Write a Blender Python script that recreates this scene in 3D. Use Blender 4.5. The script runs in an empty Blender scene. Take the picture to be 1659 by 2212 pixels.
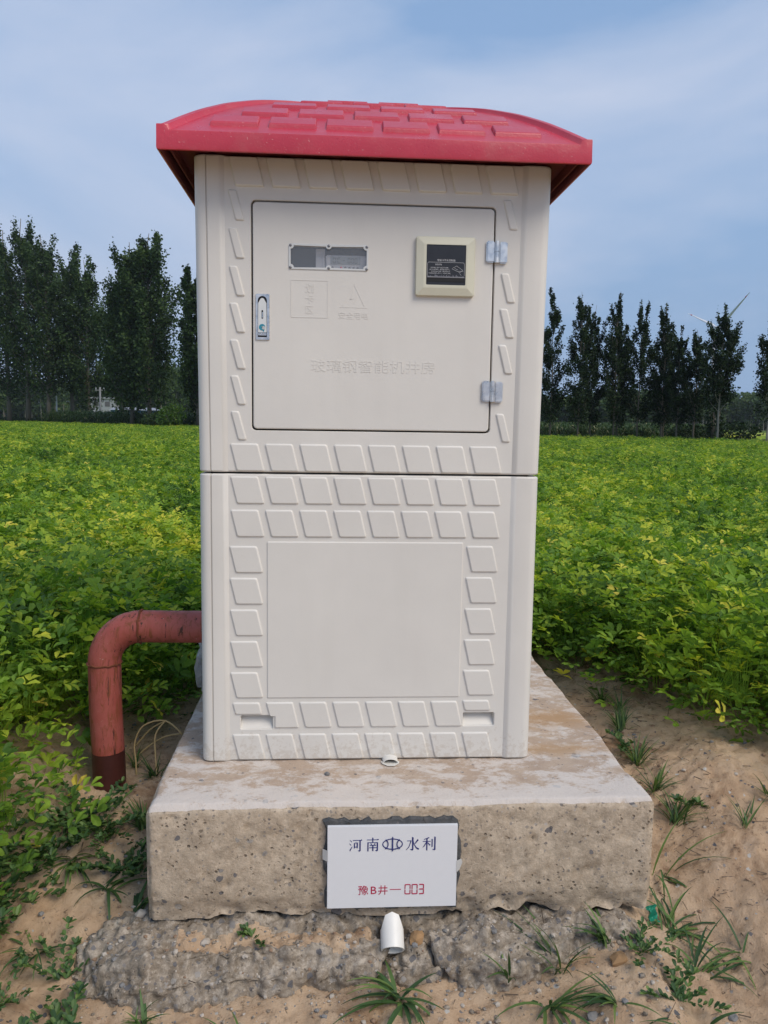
import bpy, bmesh, math, random
import numpy as np
from mathutils import Vector, Matrix, noise as mnoise

rnd = random.Random(7)
SC = bpy.context.scene
COL = SC.collection
R = math.radians

# ------------------------------------------------------------------ camera
cam_d = bpy.data.cameras.new('camera')
cam = bpy.data.objects.new('camera', cam_d)
COL.objects.link(cam)
SC.camera = cam
CAM = (-0.0927, -1.7669, 1.0515)
PITCH, YAW, ROLL = 0.11351, -0.06266, -0.01489
_r0 = Vector((math.cos(YAW), math.sin(YAW), 0))
_f0 = Vector((-math.sin(YAW), math.cos(YAW), 0))
_z = Vector((0, 0, 1))
_fwd = _f0 * math.cos(PITCH) - _z * math.sin(PITCH)
_up = _f0 * math.sin(PITCH) + _z * math.cos(PITCH)
_cx = _r0 * math.cos(ROLL) - _up * math.sin(ROLL)
_cy = _r0 * math.sin(ROLL) + _up * math.cos(ROLL)
cam.matrix_world = Matrix(((_cx.x, _cy.x, -_fwd.x, CAM[0]), (_cx.y, _cy.y, -_fwd.y, CAM[1]),
                           (_cx.z, _cy.z, -_fwd.z, CAM[2]), (0, 0, 0, 1)))
cam_d.sensor_fit = 'VERTICAL'
cam_d.sensor_height = 36
cam_d.sensor_width = 27
cam_d.lens = 36 * 1732.7 / 2212
cam_d.clip_start = 0.05
cam_d.clip_end = 5000

# ------------------------------------------------------------------ sky, sun, exposure
SUN_EL, SUN_AZ = 46.0, 222.0          # elevation, azimuth of the sun (from +Y towards -X, degrees)
w = bpy.data.worlds.new('World')
SC.world = w
w.use_nodes = True
nt = w.node_tree
nt.nodes.clear()
W = lambda t, **k: _node(nt, t, **k)


def _node(tree, t, **k):
    n = tree.nodes.new(t)
    for a, b in k.items():
        setattr(n, a, b)
    return n


out = W('ShaderNodeOutputWorld')
bg = W('ShaderNodeBackground')
sky = W('ShaderNodeTexSky', sky_type='NISHITA', sun_disc=False, sun_elevation=R(SUN_EL),
        sun_rotation=R(-SUN_AZ), air_density=1.3, dust_density=0.6, ozone_density=2.5, altitude=50)
bg.inputs['Strength'].default_value = 0.115
tc = W('ShaderNodeTexCoord')
mp = W('ShaderNodeMapping')
mp.inputs['Scale'].default_value = (1.0, 1.0, 2.6)
mp.inputs['Location'].default_value = (2.23, -1.74, -1.71)
mp.inputs['Rotation'].default_value = (0.25, 0.35, 0.0)
n1 = W('ShaderNodeTexNoise')
n1.inputs['Scale'].default_value = 1.7
n1.inputs['Detail'].default_value = 9
n1.inputs['Roughness'].default_value = 0.52
n1.inputs['Distortion'].default_value = 0.35
cr = W('ShaderNodeValToRGB')
cr.color_ramp.elements[0].position = 0.44
cr.color_ramp.elements[0].color = (0, 0, 0, 1)
cr.color_ramp.elements[1].position = 0.74
cr.color_ramp.elements[1].color = (1, 1, 1, 1)
mulc = W('ShaderNodeMath', operation='MULTIPLY')
mulc.inputs[1].default_value = 0.80
mixc = W('ShaderNodeMixRGB')
mixc.inputs['Color2'].default_value = (3.55, 3.85, 4.65, 1)
nt.links.new(tc.outputs['Generated'], mp.inputs['Vector'])
nt.links.new(mp.outputs['Vector'], n1.inputs['Vector'])
nt.links.new(n1.outputs['Fac'], cr.inputs['Fac'])
nt.links.new(cr.outputs['Color'], mulc.inputs[0])
nt.links.new(mulc.outputs[0], mixc.inputs['Fac'])
# pale haze low over the horizon, the same all round
sx = W('ShaderNodeSeparateXYZ')
nt.links.new(tc.outputs['Generated'], sx.inputs[0])
hr = W('ShaderNodeValToRGB')
hr.color_ramp.interpolation = 'EASE'
hr.color_ramp.elements[0].position = 0.0
hr.color_ramp.elements[0].color = (0.95, 0.95, 0.95, 1)
hr.color_ramp.elements[1].position = 0.75
hr.color_ramp.elements[1].color = (0.35, 0.35, 0.35, 1)
nt.links.new(sx.outputs['Z'], hr.inputs['Fac'])
mixh = W('ShaderNodeMixRGB')
mixh.inputs['Color2'].default_value = (1.42, 2.2, 3.55, 1)
nt.links.new(hr.outputs['Color'], mixh.inputs['Fac'])
nt.links.new(sky.outputs['Color'], mixh.inputs['Color1'])
nt.links.new(mixh.outputs['Color'], mixc.inputs['Color1'])
nt.links.new(mixc.outputs['Color'], bg.inputs['Color'])
nt.links.new(bg.outputs['Background'], out.inputs['Surface'])

sun_d = bpy.data.lights.new('sun', 'SUN')
sun_d.energy = 1.5
sun_d.angle = R(32)
sun_d.color = (1.0, 0.89, 0.74)
sun = bpy.data.objects.new('sun', sun_d)
COL.objects.link(sun)
_az = R(SUN_AZ)
_sd = Vector((-math.sin(_az) * math.cos(R(SUN_EL)), math.cos(_az) * math.cos(R(SUN_EL)), math.sin(R(SUN_EL))))
sun.rotation_euler = _sd.to_track_quat('Z', 'Y').to_euler()

vs = SC.view_settings
vs.view_transform = 'Standard'
vs.look = 'None'
vs.exposure = 0.68
vs.gamma = 1.0
vs.use_curve_mapping = False
SC.render.engine = 'CYCLES'
SC.cycles.use_denoising = True
SC.cycles.max_bounces = 8
SC.cycles.transparent_max_bounces = 12


# ------------------------------------------------------------------ tagging helpers
def tag(o, label=None, cat=None, group=None, kind=None):
    if label: o['label'] = label
    if cat: o['category'] = cat
    if group: o['group'] = group
    if kind: o['kind'] = kind
    return o


def link(name, me, mat=None, parent=None):
    o = bpy.data.objects.new(name, me)
    COL.objects.link(o)
    if mat is not None and me is not None and not me.materials:
        for m in (mat if isinstance(mat, (list, tuple)) else [mat]):
            me.materials.append(m)
    if parent is not None:
        o.parent = parent
    return o


def empty(name, loc, label, cat, group=None):
    o = bpy.data.objects.new(name, None)
    o.empty_display_size = 0.1
    COL.objects.link(o)
    o.location = loc
    return tag(o, label, cat, group)


class MB:
    """collects vertices and faces, builds ONE mesh"""
    def __init__(s):
        s.v, s.f, s.m, s.s = [], [], [], []

    def add(s, vs_, fs, mi=0, sm=False):
        b = len(s.v)
        s.v.extend(tuple(p) for p in vs_)
        for f in fs:
            s.f.append(tuple(i + b for i in f))
            s.m.append(mi)
            s.s.append(sm)

    def box(s, x0, y0, z0, x1, y1, z1, mi=0, ch=0.0):
        if ch <= 0:
            v = [(x, y, z) for z in (z0, z1) for y in (y0, y1) for x in (x0, x1)]
            s.add(v, [(0, 2, 3, 1), (4, 5, 7, 6), (0, 1, 5, 4), (2, 6, 7, 3), (0, 4, 6, 2), (1, 3, 7, 5)], mi)
        else:
            bm = bmesh.new()
            bmesh.ops.create_cube(bm, size=1)
            for v in bm.verts:
                v.co = Vector(((x0 + x1) / 2 + v.co.x * (x1 - x0), (y0 + y1) / 2 + v.co.y * (y1 - y0), (z0 + z1) / 2 + v.co.z * (z1 - z0)))
            bmesh.ops.bevel(bm, geom=bm.edges[:], offset=ch, segments=2, affect='EDGES')
            bm.verts.index_update()
            s.add([v.co[:] for v in bm.verts], [[v.index for v in f.verts] for f in bm.faces], mi)
            bm.free()

    def tube(s, pts, rad, n=8, mi=0, cap=True, sm=True):
        pts = [Vector(p) for p in pts]
        if not isinstance(rad, (list, tuple)): rad = [rad] * len(pts)
        vv, ff = [], []
        ref = Vector((0.31, 0.87, 0.23)).normalized()
        for i, p in enumerate(pts):
            d = (pts[min(i + 1, len(pts) - 1)] - pts[max(i - 1, 0)]).normalized()
            a = d.cross(ref)
            if a.length < 1e-3: a = d.cross(Vector((1, 0, 0)))
            a.normalize()
            b = d.cross(a)
            for k in range(n):
                t = 2 * math.pi * k / n
                vv.append(p + (a * math.cos(t) + b * math.sin(t)) * rad[i])
        for i in range(len(pts) - 1):
            for k in range(n):
                ff.append((i * n + k, i * n + (k + 1) % n, (i + 1) * n + (k + 1) % n, (i + 1) * n + k))
        if cap:
            ff.append(tuple(range(n))[::-1])
            ff.append(tuple((len(pts) - 1) * n + k for k in range(n)))
        s.add(vv, ff, mi, sm)

    def mesh(s, name):
        me = bpy.data.meshes.new(name)
        me.from_pydata(s.v, [], s.f)
        if s.m: me.polygons.foreach_set('material_index', s.m)
        if s.s: me.polygons.foreach_set('use_smooth', s.s)
        me.update()
        return me

    def build(s, name, mat, parent=None, fix=False):
        me = s.mesh(name)
        if fix:
            bm = bmesh.new(); bm.from_mesh(me)
            bmesh.ops.recalc_face_normals(bm, faces=bm.faces)
            bm.to_mesh(me); bm.free()
        return link(name, me, mat, parent)


def np_mesh(name, V, F, tint=None, smooth=False):
    """V (n,3), F (m,k) arrays -> mesh quickly; tint = per-vertex value"""
    me = bpy.data.meshes.new(name)
    V = np.asarray(V, dtype=np.float32)
    F = np.asarray(F, dtype=np.int32)
    me.vertices.add(len(V))
    me.vertices.foreach_set('co', V.ravel())
    k = F.shape[1]
    me.loops.add(F.size)
    me.loops.foreach_set('vertex_index', F.ravel())
    me.polygons.add(len(F))
    me.polygons.foreach_set('loop_start', np.arange(0, F.size, k, dtype=np.int32))
    me.polygons.foreach_set('loop_total', np.full(len(F), k, dtype=np.int32))
    me.polygons.foreach_set('use_smooth', np.full(len(F), smooth, dtype=bool))
    me.update(calc_edges=True)
    if tint is not None:
        a = me.attributes.new('tint', 'FLOAT', 'POINT')
        a.data.foreach_set('value', np.asarray(tint, dtype=np.float32))
    return me


# ------------------------------------------------------------------ numpy gradient-free value noise
_rs = np.random.RandomState(11)
_tab = _rs.rand(256, 256)


def vnoise2(x, y):
    xi, yi = np.floor(x).astype(int), np.floor(y).astype(int)
    fx, fy = x - xi, y - yi
    fx, fy = fx * fx * (3 - 2 * fx), fy * fy * (3 - 2 * fy)
    a = _tab[xi & 255, yi & 255]; b = _tab[(xi + 1) & 255, yi & 255]
    c = _tab[xi & 255, (yi + 1) & 255]; d = _tab[(xi + 1) & 255, (yi + 1) & 255]
    return (a * (1 - fx) + b * fx) * (1 - fy) + (c * (1 - fx) + d * fx) * fy - 0.5


def fbm2(x, y, o=4, g=0.5):
    r, a = 0, 1.0
    for i in range(o):
        r = r + a * vnoise2(x + 17.3 * i, y + 9.1 * i)
        x, y, a = x * 2.03, y * 2.03, a * g
    return r


def sstep(a, b, x):
    t = np.clip((x - a) / (b - a), 0, 1)
    return t * t * (3 - 2 * t)


# ------------------------------------------------------------------ material helpers
class Mat:
    def __init__(s, name, rough=0.7, col=(0.5, 0.5, 0.5), spec=0.5, metal=0.0, world=False):
        s.world = world
        s.m = bpy.data.materials.new(name)
        s.m.use_nodes = True
        s.t = s.m.node_tree
        s.b = s.t.nodes['Principled BSDF']
        s.out = s.t.nodes['Material Output']
        s.b.inputs['Roughness'].default_value = rough
        s.b.inputs['Base Color'].default_value = (*col, 1)
        s.b.inputs['Specular IOR Level'].default_value = spec
        s.b.inputs['Metallic'].default_value = metal
        s.tc = None

    def n(s, t, **k): return _node(s.t, t, **k)
    def l(s, a, b): s.t.links.new(a, b)

    def coord(s, scale=(1, 1, 1), kind='Object'):
        tc_ = s.n('ShaderNodeNewGeometry' if s.world else 'ShaderNodeTexCoord') if s.tc is None else s.tc
        s.tc = tc_
        if s.world: kind = 'Position'
        mp_ = s.n('ShaderNodeMapping')
        mp_.inputs['Scale'].default_value = scale
        s.l(tc_.outputs[kind], mp_.inputs['Vector'])
        return mp_.outputs['Vector']

    def noise(s, scale, detail=5, rough=0.55, vec=None, dist=0.0):
        q = s.n('ShaderNodeTexNoise')
        q.inputs['Scale'].default_value = scale
        q.inputs['Detail'].default_value = detail
        q.inputs['Roughness'].default_value = rough
        q.inputs['Distortion'].default_value = dist
        s.l(vec if vec is not None else s.coord(), q.inputs['Vector'])
        return q.outputs['Fac']

    def voro(s, scale, feature='F1', vec=None, out='Distance', rand=1.0):
        q = s.n('ShaderNodeTexVoronoi', feature=feature)
        q.inputs['Scale'].default_value = scale
        q.inputs['Randomness'].default_value = rand
        s.l(vec if vec is not None else s.coord(), q.inputs['Vector'])
        return q.outputs[out]

    def ramp(s, fac, stops):
        q = s.n('ShaderNodeValToRGB')
        e = q.color_ramp.elements
        while len(e) < len(stops): e.new(0.5)
        for i, (p, c) in enumerate(stops):
            e[i].position = p
            e[i].color = (c, c, c, 1) if isinstance(c, (int, float)) else (*c, 1)
        s.l(fac, q.inputs['Fac'])
        return q.outputs['Color']

    def mix(s, fac, a, b, mode='MIX'):
        q = s.n('ShaderNodeMixRGB', blend_type=mode)
        for v, i in ((fac, 'Fac'), (a, 'Color1'), (b, 'Color2')):
            if isinstance(v, (int, float)): q.inputs[i].default_value = v if i == 'Fac' else (v, v, v, 1)
            elif isinstance(v, tuple): q.inputs[i].default_value = (*v, 1)
            else: s.l(v, q.inputs[i])
        return q.outputs['Color']

    def math(s, op, a, b=0.0):
        q = s.n('ShaderNodeMath', operation=op)
        for v, i in ((a, 0), (b, 1)):
            if isinstance(v, (int, float)): q.inputs[i].default_value = v
            else: s.l(v, q.inputs[i])
        return q.outputs[0]

    def color(s, c): s.l(c, s.b.inputs['Base Color']); return s
    def rough(s, c): s.l(c, s.b.inputs['Roughness']); return s

    def bump(s, h, dist=0.002, strength=0.6):
        q = s.n('ShaderNodeBump')
        q.inputs['Distance'].default_value = dist
        q.inputs['Strength'].default_value = strength
        s.l(h, q.inputs['Height'])
        s.l(q.outputs['Normal'], s.b.inputs['Normal'])
        return s


def flat(name, col, rough=0.6, metal=0.0, spec=0.5, grain=0.0):
    m = Mat(name, rough, col, spec, metal)
    if grain:
        f = m.noise(60, 4, 0.6)
        m.color(m.mix(f, tuple(c * (1 - grain) for c in col), tuple(min(1, c * (1 + grain)) for c in col)))
    return m.m


def make_frp_white():
    m = Mat('frp_white', 0.42, spec=0.4, world=True)
    big = m.noise(3.5, 4, 0.6)
    fine = m.noise(120, 3, 0.6)
    base = m.mix(m.ramp(big, [(0.3, 0.0), (0.7, 1.0)]), (0.655, 0.628, 0.580), (0.705, 0.676, 0.622))
    # faint streaks of dust that ran down with the rain
    stre = m.noise(1.0, 4, 0.6, m.coord((9, 9, 0.9)))
    base = m.mix(m.ramp(stre, [(0.50, 0.0), (0.80, 0.20)]), base, (0.54, 0.51, 0.45))
    sz = m.n('ShaderNodeSeparateXYZ'); m.l(m.coord(), sz.inputs[0])
    spl = m.noise(55, 6, 0.75)
    low = m.ramp(sz.outputs[2], [(0.17, 0.30), (0.30, 0.0)])
    base = m.mix(m.ramp(m.math('ADD', spl, low), [(0.70, 0.0), (0.80, 0.30)]), base, (0.42, 0.34, 0.25))
    # small stains and scuffs
    sp = m.noise(26, 6, 0.75)
    base = m.mix(m.ramp(sp, [(0.70, 0.0), (0.78, 0.35)]), base, (0.36, 0.33, 0.28))
    sc = m.noise(1.0, 2, 0.5, m.coord((160, 160, 9)), 0.6)
    base = m.mix(m.ramp(sc, [(0.80, 0.0), (0.83, 0.12)]), base, (0.35, 0.34, 0.32))
    m.color(base)
    m.rough(m.ramp(big, [(0.2, 0.38), (0.8, 0.55)]))
    m.bump(m.mix(0.25, m.noise(16, 3, 0.5), fine), 0.0012, 0.35)
    return m.m


def make_red_roof():
    m = Mat('frp_red', 0.30, spec=0.65, world=True)
    big = m.noise(5, 5, 0.6)
    base = m.mix(m.ramp(big, [(0.3, 0.0), (0.7, 1.0)]), (0.46, 0.022, 0.046), (0.56, 0.040, 0.068))
    scf = m.noise(1.0, 7, 0.75, m.coord((40, 90, 60)), 1.2)
    base = m.mix(m.ramp(scf, [(0.60, 0.0), (0.74, 0.55)]), base, (0.66, 0.27, 0.27))
    sp = m.noise(190, 2, 0.5)
    base = m.mix(m.ramp(sp, [(0.70, 0.0), (0.76, 0.5)]), base, (0.70, 0.42, 0.38))
    dust = m.noise(9, 6, 0.7)
    base = m.mix(m.ramp(dust, [(0.52, 0.0), (0.8, 0.25)]), base, (0.40, 0.17, 0.16))
    m.color(base)
    m.rough(m.ramp(dust, [(0.3, 0.22), (0.7, 0.45)]))
    m.bump(m.mix(0.5, m.noise(30, 4, 0.6), m.noise(220, 2, 0.5)), 0.0015, 0.5)
    return m.m


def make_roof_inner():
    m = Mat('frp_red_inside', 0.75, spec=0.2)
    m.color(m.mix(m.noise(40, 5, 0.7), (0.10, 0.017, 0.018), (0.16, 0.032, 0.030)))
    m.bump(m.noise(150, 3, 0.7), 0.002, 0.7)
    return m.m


def stones(m, vec, scale, thr, seedoff):
    """aggregate: sparse voronoi cells whose centre distance is small -> mask, and their colour"""
    q = m.n('ShaderNodeTexVoronoi', feature='F1')
    q.inputs['Scale'].default_value = scale
    ad = m.n('ShaderNodeVectorMath', operation='ADD')
    nz = m.n('ShaderNodeTexNoise'); nz.inputs['Scale'].default_value = scale * 1.6; nz.inputs['Detail'].default_value = 3
    m.l(vec, nz.inputs['Vector'])
    sc = m.n('ShaderNodeVectorMath', operation='SCALE'); sc.inputs['Scale'].default_value = 0.55 / scale
    m.l(nz.outputs['Color'], sc.inputs[0])
    m.l(vec, ad.inputs[0]); m.l(sc.outputs[0], ad.inputs[1])
    a2 = m.n('ShaderNodeVectorMath', operation='ADD'); a2.inputs[1].default_value = (seedoff, seedoff * .7, seedoff * .3)
    m.l(ad.outputs[0], a2.inputs[0])
    m.l(a2.outputs[0], q.inputs['Vector'])
    sep = m.n('ShaderNodeSeparateColor')
    m.l(q.outputs['Color'], sep.inputs['Color'])
    pick = m.ramp(sep.outputs[0], [(thr, 0.0), (thr + 0.01, 1.0)])
    sz = m.math('MULTIPLY', sep.outputs[1], 0.30)
    sz = m.math('ADD', sz, 0.10)
    inside = m.math('LESS_THAN', q.outputs['Distance'], sz)
    return m.math('MULTIPLY', inside, pick), sep.outputs[2]


def make_concrete(name, a, b, c, chalk=0.0, pits=True, agg=0.72, s1=30, blotch=0.0):
    m = Mat(name, 0.9, spec=0.2)
    v = m.coord()
    big = m.noise(4.5, 6, 0.62, v, 0.4)
    mid = m.noise(22, 7, 0.7, v)
    fine = m.noise(160, 4, 0.75, v)
    base = m.mix(m.ramp(big, [(0.36, 0.0), (0.64, 1.0)]), a, b)
    base = m.mix(m.ramp(mid, [(0.42, 0.0), (0.66, 0.85)]), base, c)
    base = m.mix(m.math('MULTIPLY', m.ramp(fine, [(0.3, 0.0), (0.7, 1.0)]), 0.22), base, tuple(x * 0.6 for x in a))
    if blotch:
        bn = m.noise(6.5, 8, 0.72, v, 0.5)
        base = m.mix(m.ramp(bn, [(0.48, 0.0), (0.60, blotch)]), base, tuple(x * 0.52 for x in a))
        bn2 = m.noise(48, 6, 0.8, v, 0.2)
        base = m.mix(m.ramp(bn2, [(0.50, 0.0), (0.62, blotch)]), base, tuple(min(1, x * 1.35) for x in b))
        base = m.mix(m.ramp(bn2, [(0.36, blotch), (0.46, 0.0)]), base, tuple(x * 0.45 for x in a))
    s1, c1 = stones(m, v, s1, agg, 0.0)
    s2, c2 = stones(m, v, 85, agg - 0.16, 3.7)
    base = m.mix(m.math('MULTIPLY', s2, 0.8), base, m.ramp(c2, [(0.0, (0.13, 0.12, 0.12)), (0.5, (0.30, 0.27, 0.24)), (0.8, (0.20, 0.15, 0.10)), (1.0, (0.50, 0.46, 0.42))]))
    base = m.mix(m.math('MULTIPLY', s1, 0.85), base, m.ramp(c1, [(0.0, (0.10, 0.105, 0.12)), (0.55, (0.17, 0.165, 0.17)), (1.0, (0.42, 0.38, 0.33))]))
    if chalk:
        ch = m.noise(11, 9, 0.78, m.coord((1.0, 1.5, 1.0)), 0.25)
        sy_ = m.n('ShaderNodeSeparateXYZ'); m.l(v, sy_.inputs[0])
        edge = m.ramp(sy_.outputs[1], [(0.02, 0.13), (0.16, 0.0)])
        ch = m.math('ADD', ch, edge)
        base = m.mix(m.ramp(ch, [(0.48, 0.0), (0.57, chalk)]), base, (0.70, 0.66, 0.62))
    if chalk:
        for (sx0, sy0, rx, ry, cc) in ((0.56, 0.52, .20, .10, (0.42, 0.235, 0.09)), (0.50, 0.30, .22, .05, (0.44, 0.27, 0.13))):
            mp_ = m.n('ShaderNodeMapping'); mp_.inputs['Location'].default_value = (-sx0 / rx, -sy0 / ry, -0.17 * 3)
            mp_.inputs['Scale'].default_value = (1 / rx, 1 / ry, 3)
            m.l(m.tc.outputs['Object'], mp_.inputs['Vector'])
            ln = m.n('ShaderNodeVectorMath', operation='LENGTH'); m.l(mp_.outputs[0], ln.inputs[0])
            dd_ = m.math('ADD', ln.outputs['Value'], m.math('MULTIPLY', m.math('SUBTRACT', mid, 0.5), 1.6))
            base = m.mix(m.ramp(dd_, [(0.3, 0.55), (1.0, 0.0)]), base, cc)
    h = m.mix(0.5, mid, fine)
    if pits:
        pv = m.voro(62, 'F1', v)
        pn = m.noise(13, 4, 0.65, v)
        pm = m.math('MULTIPLY', m.ramp(pv, [(0.14, 1.0), (0.26, 0.0)]), m.ramp(pn, [(0.52, 0.0), (0.60, 1.0)]))
        cg = m.noise(70, 5, 0.8, v, 0.4)
        pm = m.math('MAXIMUM', pm, m.math('MULTIPLY', m.ramp(cg, [(0.62, 0.0), (0.68, 1.0)]), 0.7))
        base = m.mix(m.math('MULTIPLY', pm, 0.7), base, (0.085, 0.072, 0.058))
        h = m.math('SUBTRACT', h, pm)
    h = m.math('ADD', h, m.math('MULTIPLY', s1, 0.25))
    m.color(base)
    m.bump(h, 0.006, 0.8)
    return m.m


def make_dirt():
    m = Mat('sandy_dirt', 0.95, spec=0.15)
    v = m.coord()
    big = m.noise(2.2, 6, 0.6, v, 0.5)
    mid = m.noise(14, 7, 0.7, v)
    fine = m.noise(210, 4, 0.8, v)
    base = m.mix(m.ramp(big, [(0.35, 0.0), (0.65, 1.0)]), (0.58, 0.395, 0.250), (0.66, 0.50, 0.345))
    base = m.mix(m.ramp(mid, [(0.45, 0.0), (0.75, 0.8)]), base, (0.43, 0.270, 0.160))
    base = m.mix(m.ramp(m.noise(3.4, 7, 0.7, v, 0.6), [(0.52, 0.0), (0.62, 0.75)]), base, (0.27, 0.155, 0.085))
    base = m.mix(m.ramp(m.noise(6, 5, 0.6, v), [(0.6, 0.0), (0.75, 0.55)]), base, (0.62, 0.50, 0.39))
    base = m.mix(m.ramp(fine, [(0.62, 0.0), (0.74, 0.45)]), base, (0.20, 0.135, 0.09))
    cl = m.noise(38, 6, 0.8, v, 0.3)
    base = m.mix(m.ramp(cl, [(0.56, 0.0), (0.66, 0.6)]), base, (0.17, 0.105, 0.065))
    deb = m.noise(1.0, 3, 0.6, m.coord((60, 170, 60)), 0.8)
    base = m.mix(m.ramp(deb, [(0.66, 0.0), (0.70, 0.8)]), base, (0.10, 0.075, 0.055))
    s2, c2 = stones(m, v, 60, 0.86, 1.3)
    base = m.mix(s2, base, m.ramp(c2, [(0.0, (0.12, 0.12, 0.13)), (0.5, (0.30, 0.27, 0.25)), (1.0, (0.60, 0.57, 0.52))]))
    m.color(base)
    m.bump(m.mix(0.4, m.mix(0.5, mid, cl), fine), 0.014, 1.0)
    return m.m


def make_far_ground():
    m = Mat('far_field_soil', 0.95, spec=0.1)
    v = m.coord()
    m.color(m.mix(m.ramp(m.noise(0.05, 5, 0.6, v), [(0.4, 0.0), (0.6, 1.0)]), (0.085, 0.15, 0.022), (0.12, 0.17, 0.035)))
    m.bump(m.noise(3, 4, 0.7, v), 0.1, 0.8)
    return m.m


def make_leaf(name, ramp_stops, rough=0.5, trans=0.35, world_scale=None, obj_yellow=0.0, spec=0.35):
    """leaf: colour by the mesh's own per-leaf tint; light passes through"""
    m = Mat(name, rough, spec=spec)
    at = m.n('ShaderNodeAttribute'); at.attribute_name = 'tint'
    f = at.outputs['Fac']
    if world_scale:
        g = m.n('ShaderNodeNewGeometry')
        q = m.n('ShaderNodeTexNoise'); q.inputs['Scale'].default_value = world_scale; q.inputs['Detail'].default_value = 4
        m.l(g.outputs['Position'], q.inputs['Vector'])
        f = m.math('ADD', f, m.math('MULTIPLY', m.math('SUBTRACT', q.outputs['Fac'], 0.5), 1.0))
    if obj_yellow:
        oi = m.n('ShaderNodeObjectInfo')
        rr = m.ramp(oi.outputs['Random'], [(0.0, 0.0), (0.80, 0.10), (0.90, 0.30), (1.0, 0.55)])
        f = m.math('ADD', f, m.math('MULTIPLY', rr, obj_yellow))
    c = m.ramp(f, ramp_stops)
    m.color(c)
    tr = m.n('ShaderNodeBsdfTranslucent')
    mc = m.mix(1.0, c, (1.25, 1.35, 0.70), 'MULTIPLY')
    m.l(mc, tr.inputs['Color'])
    mx = m.n('ShaderNodeMixShader'); mx.inputs[0].default_value = trans
    m.l(m.b.outputs[0], mx.inputs[1]); m.l(tr.outputs[0], mx.inputs[2])
    m.l(mx.outputs[0], m.out.inputs['Surface'])
    return m.m


def make_bark(name, a, b):
    m = Mat(name, 0.9, spec=0.15)
    m.color(m.mix(m.noise(1.0, 5, 0.7, m.coord((6, 6, 1.5))), a, b))
    m.bump(m.noise(1.0, 4, 0.7, m.coord((20, 20, 4))), 0.02, 0.6)
    return m.m


def make_pipe_paint():
    m = Mat('red_lead_paint', 0.55, spec=0.4)
    v = m.coord()
    base = m.mix(m.ramp(m.noise(9, 5, 0.6, v), [(0.35, 0.0), (0.65, 1.0)]), (0.33, 0.068, 0.048), (0.39, 0.105, 0.085))
    ru = m.noise(1.0, 8, 0.78, m.coord((55, 55, 11)), 0.9)
    base = m.mix(m.ramp(ru, [(0.50, 0.0), (0.60, 0.9)]), base, (0.21, 0.062, 0.022))
    ru2 = m.noise(1.0, 6, 0.7, m.coord((85, 85, 8)), 0.6)
    base = m.mix(m.ramp(ru2, [(0.59, 0.0), (0.63, 1.0)]), base, (0.060, 0.022, 0.015))
    base = m.mix(m.ramp(m.noise(140, 2, 0.5, v), [(0.72, 0.0), (0.76, 0.8)]), base, (0.45, 0.30, 0.25))
    m.color(base)
    m.bump(m.mix(0.5, ru, m.noise(90, 3, 0.6, v)), 0.002, 0.7)
    return m.m


M = {}
M['frp'] = make_frp_white()
M['red'] = make_red_roof()
M['redin'] = make_roof_inner()
M['dark'] = flat('dark_gap', (0.012, 0.012, 0.013), 0.8)
M['conc_top'] = make_concrete('concrete_top', (0.47, 0.36, 0.275), (0.52, 0.41, 0.315), (0.41, 0.31, 0.235), chalk=0.65, pits=False, agg=0.95)
M['conc_side'] = make_concrete('concrete_side', (0.50, 0.400, 0.295), (0.58, 0.480, 0.365), (0.40, 0.315, 0.228), agg=0.77, blotch=0.36)
M['rubble'] = make_concrete('rubble_concrete', (0.30, 0.245, 0.185), (0.42, 0.365, 0.300), (0.17, 0.130, 0.090), agg=0.42, s1=48, blotch=0.6)
M['dirt'] = make_dirt()
M['far'] = make_far_ground()
M['pipe'] = make_pipe_paint()
M['pipe_dark'] = flat('dark_primer', (0.055, 0.013, 0.010), 0.5, grain=0.35)
M['rust'] = flat('rusty_weld', (0.16, 0.045, 0.018), 0.85, grain=0.5)
M['pvc'] = flat('white_pvc', (0.74, 0.72, 0.67), 0.4, grain=0.06)
M['plaque'] = flat('white_plaque', (0.74, 0.75, 0.77), 0.3, grain=0.02)
M['blue_ink'] = flat('blue_ink', (0.010, 0.018, 0.15), 0.5)
M['red_ink'] = flat('red_ink', (0.42, 0.010, 0.060), 0.5)
M['mortar'] = make_concrete('dark_mortar', (0.055, 0.060, 0.065), (0.085, 0.090, 0.095), (0.14, 0.135, 0.13), agg=0.93)
M['tape'] = flat('dull_tape', (0.50, 0.50, 0.49), 0.5, grain=0.1)
M['cream'] = flat('cream_plastic', (0.63, 0.61, 0.48), 0.4, grain=0.04)
M['black'] = flat('black_plastic', (0.020, 0.020, 0.024), 0.35, grain=0.4)
M['slot'] = flat('card_slot', (0.004, 0.004, 0.004), 0.6)
M['print'] = flat('grey_print', (0.55, 0.55, 0.55), 0.6)
M['winframe'] = flat('window_frame_plastic', (0.62, 0.63, 0.62), 0.35, grain=0.03)
M['screw'] = flat('dull_screw', (0.22, 0.22, 0.23), 0.4, 0.8, grain=0.4)
M['meter'] = flat('meter_plastic', (0.52, 0.50, 0.51), 0.45, grain=0.05)
M['lcd'] = flat('lcd_grey', (0.30, 0.31, 0.31), 0.25)
M['lcd_seg'] = flat('lcd_segment', (0.12, 0.12, 0.125), 0.4)
M['led_off'] = flat('led_off', (0.16, 0.14, 0.15), 0.4)
M['led_red'] = flat('led_red', (0.75, 0.10, 0.16), 0.3)
M['chamber'] = flat('chamber_grey', (0.085, 0.085, 0.095), 0.7, grain=0.2)
M['paint_chip'] = flat('lock_white', (0.66, 0.68, 0.67), 0.3, grain=0.06)
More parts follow.
